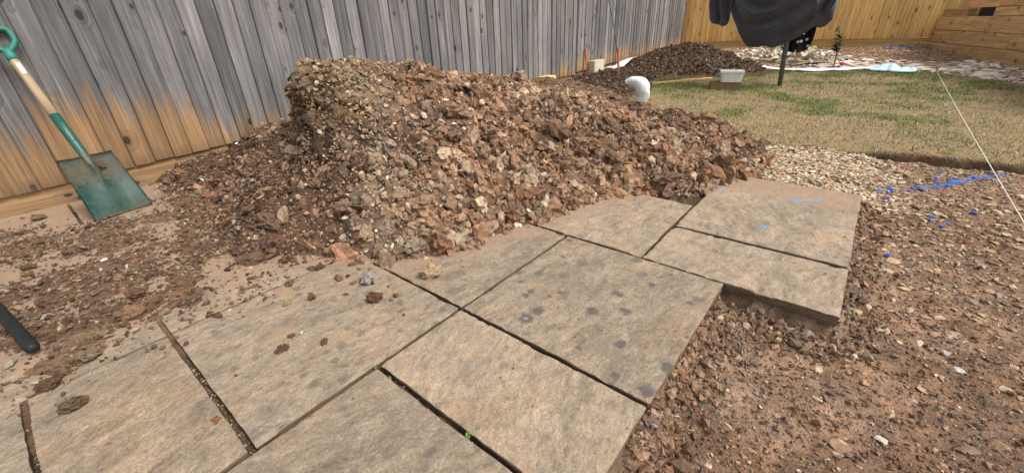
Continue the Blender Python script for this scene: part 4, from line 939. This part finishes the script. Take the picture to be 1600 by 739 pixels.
# ---------------------------------------------------------------- spade leaning on the fence
def paint_mat():
    m, t, b = newmat('worn_green_paint'); g = G(t); co = g.coord('Object')
    n1 = g.noise(co, 9, 5, .65); n2 = g.noise(co, 60, 5, .7); n3 = g.noise(g.mapping(co, (80, 80, 6)), 1.0, 4, .6)
    c = g.mix(g.ramp(n1, [(.35, 0), (.7, 1)]), (.008, .062, .046), (.016, .105, .08))
    c = g.mix(g.ramp(n3, [(.58, 0), (.72, .5)]), c, (.10, .20, .165))
    z = g.sep(co)[2]
    # soil caked on the blade, mostly its upper half, bare worn lip
    dz = g.ramp(z, [(.0, .36), (.05, .16), (.14, .14), (.22, .34), (.31, .30), (.37, .05)])
    d = g.math('MULTIPLY', g.math('SUBTRACT', g.math('ADD', dz, g.math('MULTIPLY', n2, 1.0)), .70), 4.0, True)
    c = g.mix(g.math('MULTIPLY', d, .9), c, (.24, .16, .10))
    sc = g.noise(co, 180, 2, .7); c = g.mix(g.math('MULTIPLY', g.ramp(sc, [(.66, 0), (.72, 1)]), g.ramp(z, [(.1, 0), (.2, .8), (.36, .2)])), c, (.40, .34, .26))
    g.l(c, b.inputs['Base Color']); b.inputs['Specular IOR Level'].default_value = .5
    g.l(g.ramp(d, [(0, .42), (1, .9)]), b.inputs['Roughness']); g.l(g.bump(n2, .15, .004), b.inputs['Normal']); return m
M_GREEN = paint_mat(); M_PLAST = simple('green_plastic', (.02, .155, .115), .5, .4, 0, 20, .2, .03)
M_SHAFT = wood_mat('ash_shaft', (.42, .31, .195), (.42, .31, .195), True)
b1, b2 = gz(150, 348), gz(241, 320); bot = Vector((b1+b2)/2); bot.z = .006
topv = Vector((-3.262, .118, .862)); ax = (topv-bot).normalized(); LEN = (topv-bot).length
wx_ = Vector(b2-b1).normalized(); wx_ = (wx_-ax*wx_.dot(ax)).normalized(); ny_ = ax.cross(wx_)     # points away from fence
if ny_.x < 0: ny_ = -ny_; wx_ = -wx_
spade = empty('garden_spade'); tag(spade, 'green square-mouthed spade with wooden shaft leaning against the grey fence', 'spade')
wx_ = ny_.cross(ax)
SM = Matrix(((wx_.x, ny_.x, ax.x, bot.x), (wx_.y, ny_.y, ax.y, bot.y), (wx_.z, ny_.z, ax.z, bot.z), (0, 0, 0, 1))); spade.matrix_world = SM
bm = bmesh.new(); NU, NVv = 28, 26; BL = .325; vs = []
for j in range(NVv+1):
    t = j/NVv; row = []
    for i in range(NU+1):
        u = i/NU*2-1; hw = .122-.016*t; x = u*hw
        z = t*BL
        if j == NVv: z -= .004*abs(u)
        cup = -.016*(1-u*u)*(.55+.45*t) + .012*t*t*0
        rid = .017*math.exp(-(x/.017)**2)*max(0, min(1, (t-.42)/.4))
        shoulder = .010*max(0, (t-.93)/.07)**1.5*(1 if abs(u) > .2 else .3)
        lipz = -.006*max(0, 1-t/.25)
        row.append(bm.verts.new((x, cup+rid+shoulder+lipz+.002*math.sin(5*u+3*t), z)))
    vs.append(row)
for j in range(NVv):
    for i in range(NU): bm.faces.new((vs[j][i], vs[j][i+1], vs[j+1][i+1], vs[j+1][i]))
bmesh.ops.solidify(bm, geom=bm.faces[:], thickness=.0022); bmesh.ops.recalc_face_normals(bm, faces=bm.faces)
me = bm_mesh('blade', bm, True); blade = link('blade', me, M_GREEN, spade)
me = tube_mesh('socket', [(0, -.002, BL-.10), (0, .003, BL-.03), (0, .004, BL+.02), (0, .002, BL+.12), (0, 0, .545)], [.004, .013, .019, .0205, .0212], 16); link('socket', me, M_GREEN, spade)
for zz in (.50, .40):
    me = tube_mesh('rivet', [(0, .0185, zz), (0, .0235, zz)], [.0045, .0035], 8); link('rivet', me, M_GREEN, spade)
ND = LEN-.165
me = tube_mesh('shaft', [(0, 0, .535), (0, .001, .66), (0, .001, .76), (0, 0, ND+.012)], [.0195, .0192, .0185, .0180], 16); o = link('shaft', me, M_SHAFT, spade); o.color = (-1, 1.0, 0, 1)
me = np_mesh('sticker', np.array([(.017*math.sin(a), .0192*math.cos(a)+.0012, z) for z in (ND-.075, ND-.02) for a in np.linspace(-.5, .5, 6)]), np.array([[i, i+1, i+7, i+6] for i in range(5)])); link('sticker', me, simple('pale_sticker', (.62, .62, .58), .5, .4, 0, 60, .3), spade)
hd = []
me = tube_mesh('neck', [(0, 0, ND), (0, 0, ND+.02), (0, 0, ND+.045), (0, 0, ND+.062)], [.0205, .0212, .020, .017], 14); grip = link('handle', me, M_PLAST, spade)
pth = [(.004, 0, ND+.045), (.026, 0, ND+.066), (.047, 0, ND+.094), (.053, 0, ND+.122), (.050, 0, ND+.150), (.030, 0, ND+.159), (0, 0, ND+.160), (-.030, 0, ND+.159), (-.050, 0, ND+.150), (-.053, 0, ND+.122), (-.047, 0, ND+.094), (-.026, 0, ND+.066), (-.004, 0, ND+.045)]
me = tube_mesh('d_grip', spline(pth, 5), .0125, 12, flat=1.25); link('grip', me, M_PLAST, grip)
q = SM @ Vector((-.022, .004, .245)); o = piece('mud_clod', CLODBIG[3], (0, 0, 0), .017, (.16, .085, .055), .25, .1, spade); o.location = (-.035, .004, .262); o.rotation_euler = (math.pi/2, 0, .4); o.scale = (.019, .016, .005)

# ---------------------------------------------------------------- long-handled hammer lying on the trodden soil
M_BLACK = simple('black_rubber', (.010, .012, .012), .6, .35, 0, 40, .3, .1); M_TUBE = simple('black_tube', (.02, .02, .022), .4, .5, 0, 25, .2, .02); M_IRON = simple('dark_iron', (.06, .058, .056), .5, .5, .8, 30, .3, .1)
tip = Vector(gz(52, 545, .024)); e2 = Vector(gz(-2, 484, .052)); dv = (e2-tip).normalized()
hammer = empty('sledgehammer', (tip.x, tip.y, 0)); tag(hammer, 'black rubber-gripped tool handle lying on the trodden soil', 'tool')
bl = hammer.location
h_ = link('handle', tube_mesh('handle', [v-bl for v in (tip+dv*.30, tip+dv*.6, tip+dv*.93)], [.0135, .0130, .0135], 14), M_TUBE, hammer)
link('grip', tube_mesh('grip', [v-bl for v in (tip-dv*.004, tip, tip+dv*.012, tip+dv*.03, tip+dv*.15, tip+dv*.31, tip+dv*.315)], [.008, .013, .0162, .0165, .0155, .0155, .014], 18), M_BLACK, hammer)
hc0 = tip+dv*.90; sdv_ = Vector((dv.y, -dv.x, 0)).normalized()
link('head', tube_mesh('head', [hc0-sdv_*.075-bl, hc0-sdv_*.07-bl, hc0-sdv_*.02-bl, hc0+sdv_*.02-bl, hc0+sdv_*.07-bl, hc0+sdv_*.075-bl], [.026, .031, .028, .028, .031, .026], 8, smooth=False), M_IRON, hammer)

# ---------------------------------------------------------------- rotary clothes airer with black bedding
def cloth_mat(name, col, dots=False):
    m, t, b = newmat(name); g = G(t); co = g.coord('Object'); n1 = g.noise(co, 3, 4); c = g.mix(g.ramp(n1, [(.3, 0), (.7, 1)]), col, tuple(x*1.35 for x in col))
    if dots:
        v = g.vor(g.mapping(co, (1, .02, 1)), 19.0, rnd=.85); k = g.math('LESS_THAN', v.outputs['Distance'], .26); c = g.mix(k, c, (.72, .72, .72))
    g.l(c, b.inputs['Base Color']); b.inputs['Roughness'].default_value = .85; b.inputs['Specular IOR Level'].default_value = .15; b.inputs['Sheen Weight'].default_value = .25
    w = g.noise(co, 600, 2); n2 = g.noise(co, 14, 4, .6); g.l(g.bump(g.math('ADD', g.math('MULTIPLY', w, .08), n2), .25, .02), b.inputs['Normal']); return m
M_BEDDING = cloth_mat('charcoal_cotton', (.045, .045, .054)); M_DOTS = cloth_mat('dotted_cotton', (.006, .006, .007), True); M_POLE = simple('grey_green_pole', (.10, .105, .10), .45, .5, .2, 30, .25, .03)
pz = .10; PX, PY = -.735, 5.5
air = empty('rotary_airer', (PX, PY, pz)); tag(air, 'grey rotary clothes airer standing in the lawn', 'clothes airer')
tp = Vector(gy(1229, 60, 5.5)); tdir = Vector(((tp.x-PX)*.8, .0, tp.z-pz)).normalized()
link('pole', tube_mesh('pole', [(0, 0, -.12), tdir*.9, tdir*1.75], [.0235, .0235, .022], 14), M_POLE, air)
hub = tdir*1.0; topp = tdir*1.72
for k in range(4):
    a = rad(28+90*k); e = Vector((math.cos(a)*1.25, math.sin(a)*1.25, 1.62))
    link('arm', tube_mesh('arm', [topp*.62, topp*.62+(e-topp*.62)*.5, e], .011, 8), M_POLE, air)
for rr_ in (.45, .7, .95, 1.2):
    pts = [Vector((math.cos(rad(28+90*k))*rr_, math.sin(rad(28+90*k))*rr_, 1.07+.45*rr_)) for k in range(5)]; link('line', tube_mesh('line', pts, .002, 5), simple('pale_line', (.5, .5, .5)) if rr_ == .45 else bpy.data.materials['pale_line'], air)
# bedding: a big sagging bag of cloth hung over the near lines
outl = [(1128, -60), (1131, 0), (1139, 30), (1148, 54), (1163, 71), (1182, 77), (1200, 77), (1216, 72), (1236, 64), (1254, 53), (1270, 44), (1288, 39), (1306, 26), (1319, 10), (1323, -20), (1324, -60)]
oc_ = [gy(a, b_, 5.28) for a, b_ in outl]; ox = np.array([q[0] for q in oc_]); oz = np.array([q[2] for q in oc_])
xl, xr_ = ox.min()+.004, ox.max()-.002
XC, ZT = -1.03, 1.62
def lower(xn): return np.interp(xn, ox, oz)
NXc, NTc = 260, 220
U, Tt = np.meshgrid(np.linspace(0, 1, NXc), np.linspace(-1, 1, NTc))
xx = xl+(xr_-xl)*U; zl = lower(xx); zl = np.where(zl > 1.2, 1.2, zl)
s = np.abs(Tt)**.8; zz = zl+(1.60-zl)*s**1.25
dep = .20*np.sqrt(np.clip(1-(np.abs(xx-(xl+xr_)/2)/((xr_-xl)/2*1.02))**2, 0, 1))+.03
th = np.sin(np.clip(s, 0, 1)*math.pi*.85)*.8+.25*s
yy = 5.42+np.sign(Tt)*dep*np.clip(th, 0, 1.2)
rxx = (xx-(XC+.05))/.62; rzz = (zz-1.35)/.86; rr_ = np.sqrt(rxx**2+rzz**2)
ang = np.arctan2(rxx, -rzz)
tri = lambda v: 2*np.abs(2*((v/6.2832) % 1)-1)**1.3-1
fold = .048*tri(rr_*30+1.6*np.sin(ang*2.2)+2.0*fbm(xx, zz, 2.2, 2, 301))*sstep(.15, .75, rr_)+.034*tri(ang*9+rr_*8+3*fbm(xx, zz, 3, 2, 303))*sstep(.55, 1.0, rr_)+.016*fbm(xx, zz, 7, 3, 305)
yy = yy-np.where(Tt < 0, 1, -.4)*fold*np.clip(s*4, 0, 1)
zz = zz+.010*fold/.02*np.clip(1-s*3, 0, 1)*.6
I = np.arange(U.size).reshape(U.shape); F = np.stack([I[:-1, :-1], I[:-1, 1:], I[1:, 1:], I[1:, :-1]], -1).reshape(-1, 4)
me = np_mesh('bedding', np.stack([xx.ravel(), yy.ravel(), zz.ravel()], -1), F, flat=False); tag(link('black_bedding', me, M_BEDDING), 'large charcoal black duvet cover sagging from the rotary airer', 'bedding')
def rag(name, px0, px1, lows, Y, ztop, mat, label, cat, seed, amp=.03):
    n, mrows = 40, 40; pxs = np.array([l[0] for l in lows]); U, Tt = np.meshgrid(np.linspace(0, 1, n), np.linspace(0, 1, mrows))
    lo = np.array([gy(a, b_, Y) for a, b_ in lows]); x0, x1 = lo[0, 0], lo[-1, 0]; xx = x0+(x1-x0)*U; zl = np.interp(xx, lo[:, 0], lo[:, 2]); zz = zl+(ztop-zl)*Tt
    yy = Y+amp*np.sin(U*13+2*Tt+seed)+amp*.6*fbm(xx, zz, 5, 3, seed); xx = xx+.02*fbm(xx, zz, 4, 2, seed+1)
    I = np.arange(U.size).reshape(U.shape); F = np.stack([I[:-1, :-1], I[:-1, 1:], I[1:, 1:], I[1:, :-1]], -1).reshape(-1, 4)
    return tag(link(name, np_mesh(name, np.stack([xx.ravel(), yy.ravel(), zz.ravel()], -1), F, flat=False), mat), label, cat)
rag('dark_garment', 0, 0, [(1106, 30), (1111, 37), (1122, 40), (1130, 42), (1136, 38), (1141, 30)], 5.36, 1.55, M_BEDDING, 'narrow black garment hanging beside the duvet cover on the airer', 'garment', 411, .035)
rag('dotted_garment', 0, 0, [(1222, 74), (1227, 80), (1238, 83), (1250, 82), (1258, 79), (1266, 70), (1271, 58), (1276, 45)], 5.72, 1.5, M_DOTS, 'black garment with white dots hanging below the duvet cover', 'garment', 431, .025)

# ---------------------------------------------------------------- things by the lawn
def lawnhit(px, py):
    z = 0
    for i in range(30): z = .004+.048*(gz(px, py, z)[1]-3.4)
    return gz(px, py, z)
bl_ = lawnhit(1107, 141); br_ = lawnhit(1156, 141); mid = (bl_+br_)/2; ang = math.atan2(br_[1]-bl_[1], br_[0]-bl_[0])
me = box_mesh('block', .305, .16, .085, .004); me.materials.append(M_SLEEP); 
o = link('timber_block', me, None, None, (mid[0]-.02, mid[1]+.07, mid[2]-.006)); o.rotation_euler = (0, 0, ang); o.color = (-1, .33, 0, 1); tag(o, 'short dark timber offcut on the lawn under the pale basket', 'timber')
M_BASK = simple('pale_plastic', (.56, .57, .52), .6, .4, 0, 40, .1, .05)
bk = empty('basket', (mid[0]+.03, mid[1]+.07, mid[2]+.081)); bk.rotation_euler = (0, 0, ang); tag(bk, 'small pale woven plastic basket with lid on the timber offcut', 'basket')
bm = bmesh.new(); rows = []
NB = 44
for j in range(9):
    t = j/8; rowv = []
    for i in range(NB):
        a = 2*math.pi*i/NB; ca, sa = math.cos(a), math.sin(a); e = .28
        hx, hy = .098+.012*t, .068+.010*t; r_ = (.0022 if (i+j) % 2 else -.0012)
        rowv.append(bm.verts.new((math.copysign(abs(ca)**e, ca)*(hx+r_), math.copysign(abs(sa)**e, sa)*(hy+r_), t*.092)))
    rows.append(rowv)
for j in range(8):
    for i in range(NB): bm.faces.new((rows[j][i], rows[j][(i+1) % NB], rows[j+1][(i+1) % NB], rows[j+1][i]))
bm.faces.new(rows[0][::-1]); bm.faces.new(rows[-1]); link('body', bm_mesh('body', bm), M_BASK, bk)
me = box_mesh('lid', .236, .170, .026, .008, .0915); lid = link('lid', me, M_BASK, bk)
for s_ in (-1, 1):
    me = tube_mesh('handle', [(s_*.108, -.03, .070), (s_*.120, -.025, .072), (s_*.120, .025, .072), (s_*.108, .03, .070)], .005, 8); link('handle', me, M_BASK, bk)
# white sack
M_SACK = simple('white_woven_sack', (.64, .68, .70), .6, .3, 0, 6, .08, .35, 14)
sp_ = [(977, 130, .018), (983, 128, .035), (991, 128, .052), (999, 130, .066), (1004, 138, .070), (1005, 148, .064), (1001, 157, .060), (997, 166, .058), (994, 176, .05)]
Ys = 4.1; P_ = [Vector(gy(a, b_, Ys+.015*i)) for i, (a, b_, r_) in enumerate(sp_)]
me = tube_mesh('sack', spline(P_, 8), [float(np.interp(i, np.arange(len(sp_))*8, [r_ for a, b_, r_ in sp_])) for i in range(len(sp_)*8-7)], 40)
for v in me.vertices:
    w_ = v.co+Vector((mnoise.noise(v.co*6), mnoise.noise(v.co*6+Vector((9, 0, 0))), mnoise.noise(v.co*6+Vector((0, 9, 0)))))*.05
    k = -abs(mnoise.noise(w_*7))*.020+mnoise.noise(v.co*5)*.010-abs(mnoise.noise(w_*19))*.006+.006; v.co += v.normal*k; v.co.z = max(v.co.z, .012+.03*mnoise.noise(v.co*3))
tag(link('white_sack', me, M_SACK), 'white sack slumped over behind the spoil heap at the lawn corner', 'sack')
# marker stakes
M_ORANGE = simple('orange_stake', (.50, .16, .06), .7, .3, 0, 30, .3, .1)
def stake(p0, p1, label, w=.022):
    p0, p1 = Vector(p0), Vector(p1); L = (p1-p0).length; me = box_mesh('stake', w, w, L+.1, .002, -.1)
    for v in me.vertices:
        if v.co.z < -.06: v.co.x *= .3; v.co.y *= .3
    me.materials.append(M_ORANGE); o = link('marker_stake', me, None, None, p0); o.rotation_euler = (p1-p0).to_track_quat('Z', 'Y').to_euler(); return tag(o, label, 'stake', 'orange marker stakes')
q = lawnhit(966, 131); stake(q, gy(966, 76, q[1]), 'orange wooden stake with the thin black rod crossing it', .026)
q = gx(917, 117, -3.2); stake(q, gy(915, 76, q[1]), 'orange wooden stake against the grey fence beside the cream block', .024)
q = gy(1434, 73, 9.45); stake(q, gy(1444, 44, 9.5), 'leaning orange stake where orange fence meets sleeper wall', .022)
q = gy(1077, 75, 9.5); stake(q, gy(1077, 66, 9.5), 'short orange stake at the foot of the orange fence', .022)
# thin rod leaning on the fence
q0 = Vector(lawnhit(969, 122)); q1 = Vector(gx(950, 0, -3.10)); q2 = q0+(q1-q0)*1.22; q2.x = max(q2.x, -3.27)
mid_ = (q0+q2)/2+Vector((.03, 0, -.015)); tag(link('thin_rod', tube_mesh('rod', spline([q0, mid_, q2], 8), .009, 8), M_TUBE), 'thin black rod leaning back against the grey fence', 'rod')
# cream concrete block, yellow timber end, batten
q = gx(930, 115, -3.2); me = box_mesh('block', .10, .29, .19, .006, jit=.003); me.materials.append(simple('cream_concrete', (.50, .44, .34), .9, .2, 0, 40, .2, .4)); o = link('concrete_block', me, None, None, (-3.20, float(q[1])+.02, float(q[2])-.01)); tag(o, 'cream concrete block on edge against the grey fence', 'block')
q = gx(855, 131, -3.15); me = box_mesh('block', .12, .22, .10, .004); me.materials.append(M_WOODN); o = link('timber_offcut', me, None, None, (-3.15, float(q[1]), float(q[2])-.01)); o.color = (-1, 1.25, 0, 1); tag(o, 'yellow new timber offcut beside the fence just behind the heap', 'timber')
a, b_ = Vector(lawnhit(1019, 132)), Vector(lawnhit(1112, 124)); a.z += .012; b_.z += .012; L = (b_-a).length; me = box_mesh('batten', .03, .02, L, .002); me.materials.append(M_WOODN); o = link('timber_batten', me, None, None, a); o.rotation_euler = (b_-a).to_track_quat('Z', 'Y').to_euler(); o.color = (-1, 1.15, 0, 1); tag(o, 'long thin timber batten along the lawn edge by the dark mound', 'timber')
# sheeting
M_SHEET = simple('white_membrane', (.70, .73, .76), .55, .35, 0, 5, .1, .3, 10); M_BLUE = simple('pale_blue_sheet', (.50, .66, .80), .5, .4, 0, 5, .15, .6, 9)
def sheet(name, pts, wdt, hgt, mat, label, zf, seed, cat='sheet'):
    pts = spline(pts, 12); n = len(pts); V = []; m_ = 9
    for i, p in enumerate(pts):
        t = i/(n-1); d = (pts[min(i+1, n-1)]-pts[max(i-1, 0)]); d.z = 0; d.normalize(); sdv = Vector((-d.y, d.x, 0)); w = wdt*(.35+.65*math.sin(math.pi*min(max(t, .04), .96))**.5)
        for j in range(m_):
            u = j/(m_-1)*2-1; q = p+sdv*u*w; z = zf(q.x, q.y)+.012+hgt*(1-u*u)*(.45+.55*mnoise.noise(Vector((t*6, u, seed))))*math.sin(math.pi*t)**.6+.015*abs(mnoise.noise(Vector((q.x*9, q.y*9, seed)))); V.append((q.x, q.y, z))
    I = np.arange(n*m_).reshape(n, m_); F = np.stack([I[:-1, :-1], I[:-1, 1:], I[1:, 1:], I[1:, :-1]], -1).reshape(-1, 4)
    me = np_mesh(name, np.array(V), F, flat=False); o = link(name, me, mat); md = o.modifiers.new('thick', 'SOLIDIFY'); md.thickness = .004; return tag(o, label, cat)
bz = lambda x, y: float(bed_z(np.array(x), np.array(y))); 
mz = lambda x, y: bz(x, y)+float(tops(np.array(x), np.array(y)))
sheet('white_sheeting', [Vector(gx(942, 116, -3.0)), Vector((-3.02, 5.95, 0)), Vector((-3.08, 6.5, 0)), Vector((-3.15, 7.2, 0))], .12, .05, M_SHEET, 'white sheeting tucked along the fence foot behind the dark mound', lambda x, y: mz(x, y)-.0, 3.0)
pt = [lawnhit(px, py) for px, py in [(1188, 108), (1230, 112), (1290, 112), (1340, 111), (1372, 112)]]
sheet('membrane_strip', [Vector((q[0], q[1]+.06, 0)) for q in pt], .07, .03, M_SHEET, 'white membrane edging between the lawn and the pale stones', lambda x, y: max(bz(x, y), float(lawn_z(np.array(x), np.array(y)))), 7.0)
pt = [lawnhit(px, py) for px, py in [(1356, 113), (1385, 113), (1410, 114), (1432, 115)]]
sheet('blue_sheet', [Vector((q[0], q[1]+.10, 0)) for q in pt], .14, .085, M_BLUE, 'crumpled pale blue plastic sheet on the stones by the lawn', lambda x, y: max(bz(x, y), float(lawn_z(np.array(x), np.array(y)))), 11.0)
# builder's string lines
M_STR = simple('white_string', (.75, .72, .66), .8, .2, 0, 50, .1, 0)
M_PEG = M_SHAFT
sA = Vector((.547, 6.70, .185)); sB = Vector((.553, 1.0, .085)); lin = [sA+(sB-sA)*t+Vector((0, 0, -.012*math.sin(math.pi*t))) for t in np.linspace(0, 1, 12)]
st_ = tag(link('string_line', tube_mesh('s', lin, .0017, 6), M_STR), 'taut white builder string stretched over the lawn and dug gravel', 'string')
for t in (.29, .36, .42):
    p = sA+(sB-sA)*t; link('loose_end', tube_mesh('e', spline([p, p+Vector((-.03, .02, -.015)), p+Vector((-.05, -.005, -.02)), p+Vector((-.04, -.03, -.03))], 4), .0014, 5), M_STR, st_)
for (p, lab) in ((sA, 'short wooden peg holding the string at the far lawn edge'), (sB, 'short wooden peg holding the string beside the dug soil')):
    me = box_mesh('peg', .014, .014, .20, .002, -.16); me.materials.append(M_SHAFT); o = link('string_peg', me, None, None, p); o.color = (-1, .8, 0, 1); tag(o, lab, 'peg')
wA = w0+wd*.25+wn*.012; wpt = Vector(gy(1556, 83, 8.1)); wB = Vector(gy(1620, 111, 6.9))
tag(link('string_line', tube_mesh('s', [Vector(gy(1436, 66, 9.46)), wpt, wB], .003, 5), M_STR), 'thin pale string from the leaning stake along the sleeper wall', 'string')
for (p, lab) in ((wpt, 'thin peg in the pale stones turning the string along the sleeper wall'), (wB, 'thin peg in the pale stones anchoring the string along the sleeper wall')):
    zb = bz(p.x, p.y); me = box_mesh('peg', .014, .014, p.z-zb+.10, .002, -(p.z-zb)-.09); me.materials.append(M_SHAFT); o = link('string_peg', me, None, None, p); o.color = (-1, .55, 0, 1); tag(o, lab, 'peg')

# ---------------------------------------------------------------- plants and roots
def leaf_mat(name, c1, c2):
    m, t, b = newmat(name); g = G(t); co = g.n('ShaderNodeNewGeometry').outputs['Position']; g.l(g.mix(g.noise(co, 40, 3), c1, c2), b.inputs['Base Color']); b.inputs['Roughness'].default_value = .55; return m
M_LEAF = leaf_mat('green_leaf', (.06, .12, .025), (.14, .22, .05)); M_LEAFD = leaf_mat('rose_leaf', (.03, .075, .02), (.07, .12, .035)); M_STEM = simple('brown_stem', (.16, .10, .06), .8); M_PINK = simple('pink_petal', (.62, .03, .16), .6, .3, 0, 20, .25, 0)
def leaf(name, base, d, ln, wd_, mat, parent, droop=.2):
    d = Vector(d).normalized(); s = d.cross(Vector((0, 0, 1))); s = s.normalized() if s.length > .01 else Vector((1, 0, 0)); up = s.cross(d); V = []
    prof = [0, .75, 1, .7, 0]
    for i, w in enumerate(prof):
        t = i/4; c = Vector(base)+d*ln*t-Vector((0, 0, 1))*droop*ln*t*t
        V += [c-s*wd_*w*.5+up*wd_*.12*w, c, c+s*wd_*w*.5+up*wd_*.12*w]
    F = []
    for i in range(4):
        for k in range(2): F.append([i*3+k, i*3+k+1, i*3+k+4, i*3+k+3])
    return link(name, np_mesh(name, np.array([v[:] for v in V]), np.array(F), flat=False), mat, parent)
def sprig(name, loc, n, h, ln, label, mat=M_LEAF, cat='weed', group=None):
    r_ = empty(name, loc); tag(r_, label, cat, group)
    for i in range(max(1, n//4)):
        a = random.uniform(0, 6.28); e = Vector((math.cos(a)*h*.35, math.sin(a)*h*.35, h*random.uniform(.7, 1.1))); link('stem', tube_mesh('stem', [(0, 0, -.005), e*.5+Vector((0, 0, h*.1)), e], [ln*.06, ln*.05, ln*.03], 6), mat, r_)
        for k in range(4):
            t = .3+.7*k/3; b2_ = random.uniform(0, 6.28); leaf('leaf', e*t, (math.cos(b2_), math.sin(b2_), random.uniform(.1, .8)), ln*random.uniform(.7, 1.2), ln*.55, mat, r_)
    return r_
q = hit(640, 112); sprig('seedling', (q[0], q[1], q[2]), 28, .05, .028, 'small bright green weed growing on top of the spoil heap')
for (px, py, lab) in [(586, 575, 'tuft of green weed at the three-way paving joint'), (612, 596, 'small green weed in the gritty joint between two front slabs'), (733, 686, 'green sprout low in the front paving joint'), (684, 506, 'tiny weed in the joint beside the cross of four slabs')]:
    q = gz(px, py, -.012); sprig('joint_weed', q, 8 if px != 586 else 16, .010, .009, lab)
rs = lawnhit(1300, 106); rz = bz(rs[0], rs[1]); rose = empty('rose_bush', (rs[0], rs[1]+.12, rz)); tag(rose, 'young leggy rose bush with one pink bloom at the lawn edge', 'rose bush')
for k in range(3):
    e = Vector((random.uniform(-.05, .05), random.uniform(-.04, .04), .36+.05*k)); link('stem', tube_mesh('stem', spline([(0, 0, -.02), e*.5+Vector((.02, 0, 0)), e], 4), [.004]*9, 6), M_STEM, rose)
    for j in range(26):
        t = random.uniform(.45, 1.05); a = random.uniform(0, 6.28); leaf('leaf', e*t, (math.cos(a), math.sin(a), random.uniform(-.1, .5)), .07, .048, M_LEAFD, rose)
fc = Vector((.10, -.10, .075)); link('stem', tube_mesh('stem', spline([(0, 0, .1), (.05, -.05, .13), fc], 4), .003, 6), M_STEM, rose)
fl_ = link('bloom', np_mesh('bloom', LUMPS[3][0]*np.array([.03, .03, .024])+np.array(fc[:]), LUMPS[3][1]), M_PINK, rose)
for k in range(9):
    a = k*.7; leaf('petal', fc+Vector((math.cos(a)*.02, math.sin(a)*.02, -.005+.004*(k % 3))), (math.cos(a), math.sin(a), .5), .038, .04, M_PINK, fl_, .5)
def onheap(pts, lift):
    out = []
    for (px, py), l in zip(pts, lift): q = hit(px, py); out.append(Vector((q[0], q[1], q[2]+l)))
    return out
root = empty('root_tangle', tuple(hit(1080, 300))); tag(root, 'bare woody root lying tangled on the heap above the paving edge', 'root')
for pts, r0, r1 in [([(1068, 308), (1080, 292), (1092, 278), (1104, 268)], .006, .004), ([(1078, 294), (1062, 282), (1052, 270), (1064, 260), (1085, 262)], .005, .003), ([(1104, 276), (1125, 270), (1130, 258), (1138, 250)], .0045, .002), ([(1085, 262), (1100, 259)], .003, .002)]:
    P_ = spline(onheap(pts, [.008]+[.022]*(len(pts)-1)), 5); me = tube_mesh('root', [p-root.location for p in P_], list(np.linspace(r0, r1, len(P_))), 8); link('branch', me, M_STEM, root)
# pale straws and rootlets on the heap
for (a, b_, lab) in [((566, 400), (572, 414), 'pale straw stuck in the front foot of the heap'), ((368, 258), (372, 270), 'short white splinter among the clods near the fence')]:
    P_ = [hit(*a)+np.array([0, 0, .02]), hit(*b_)+np.array([0, 0, .005])]; tag(link('straw', tube_mesh('straw', P_, .0016, 6), simple('straw', (.6, .52, .38)) if 'straw' not in bpy.data.materials else bpy.data.materials['straw']), lab, 'straw')
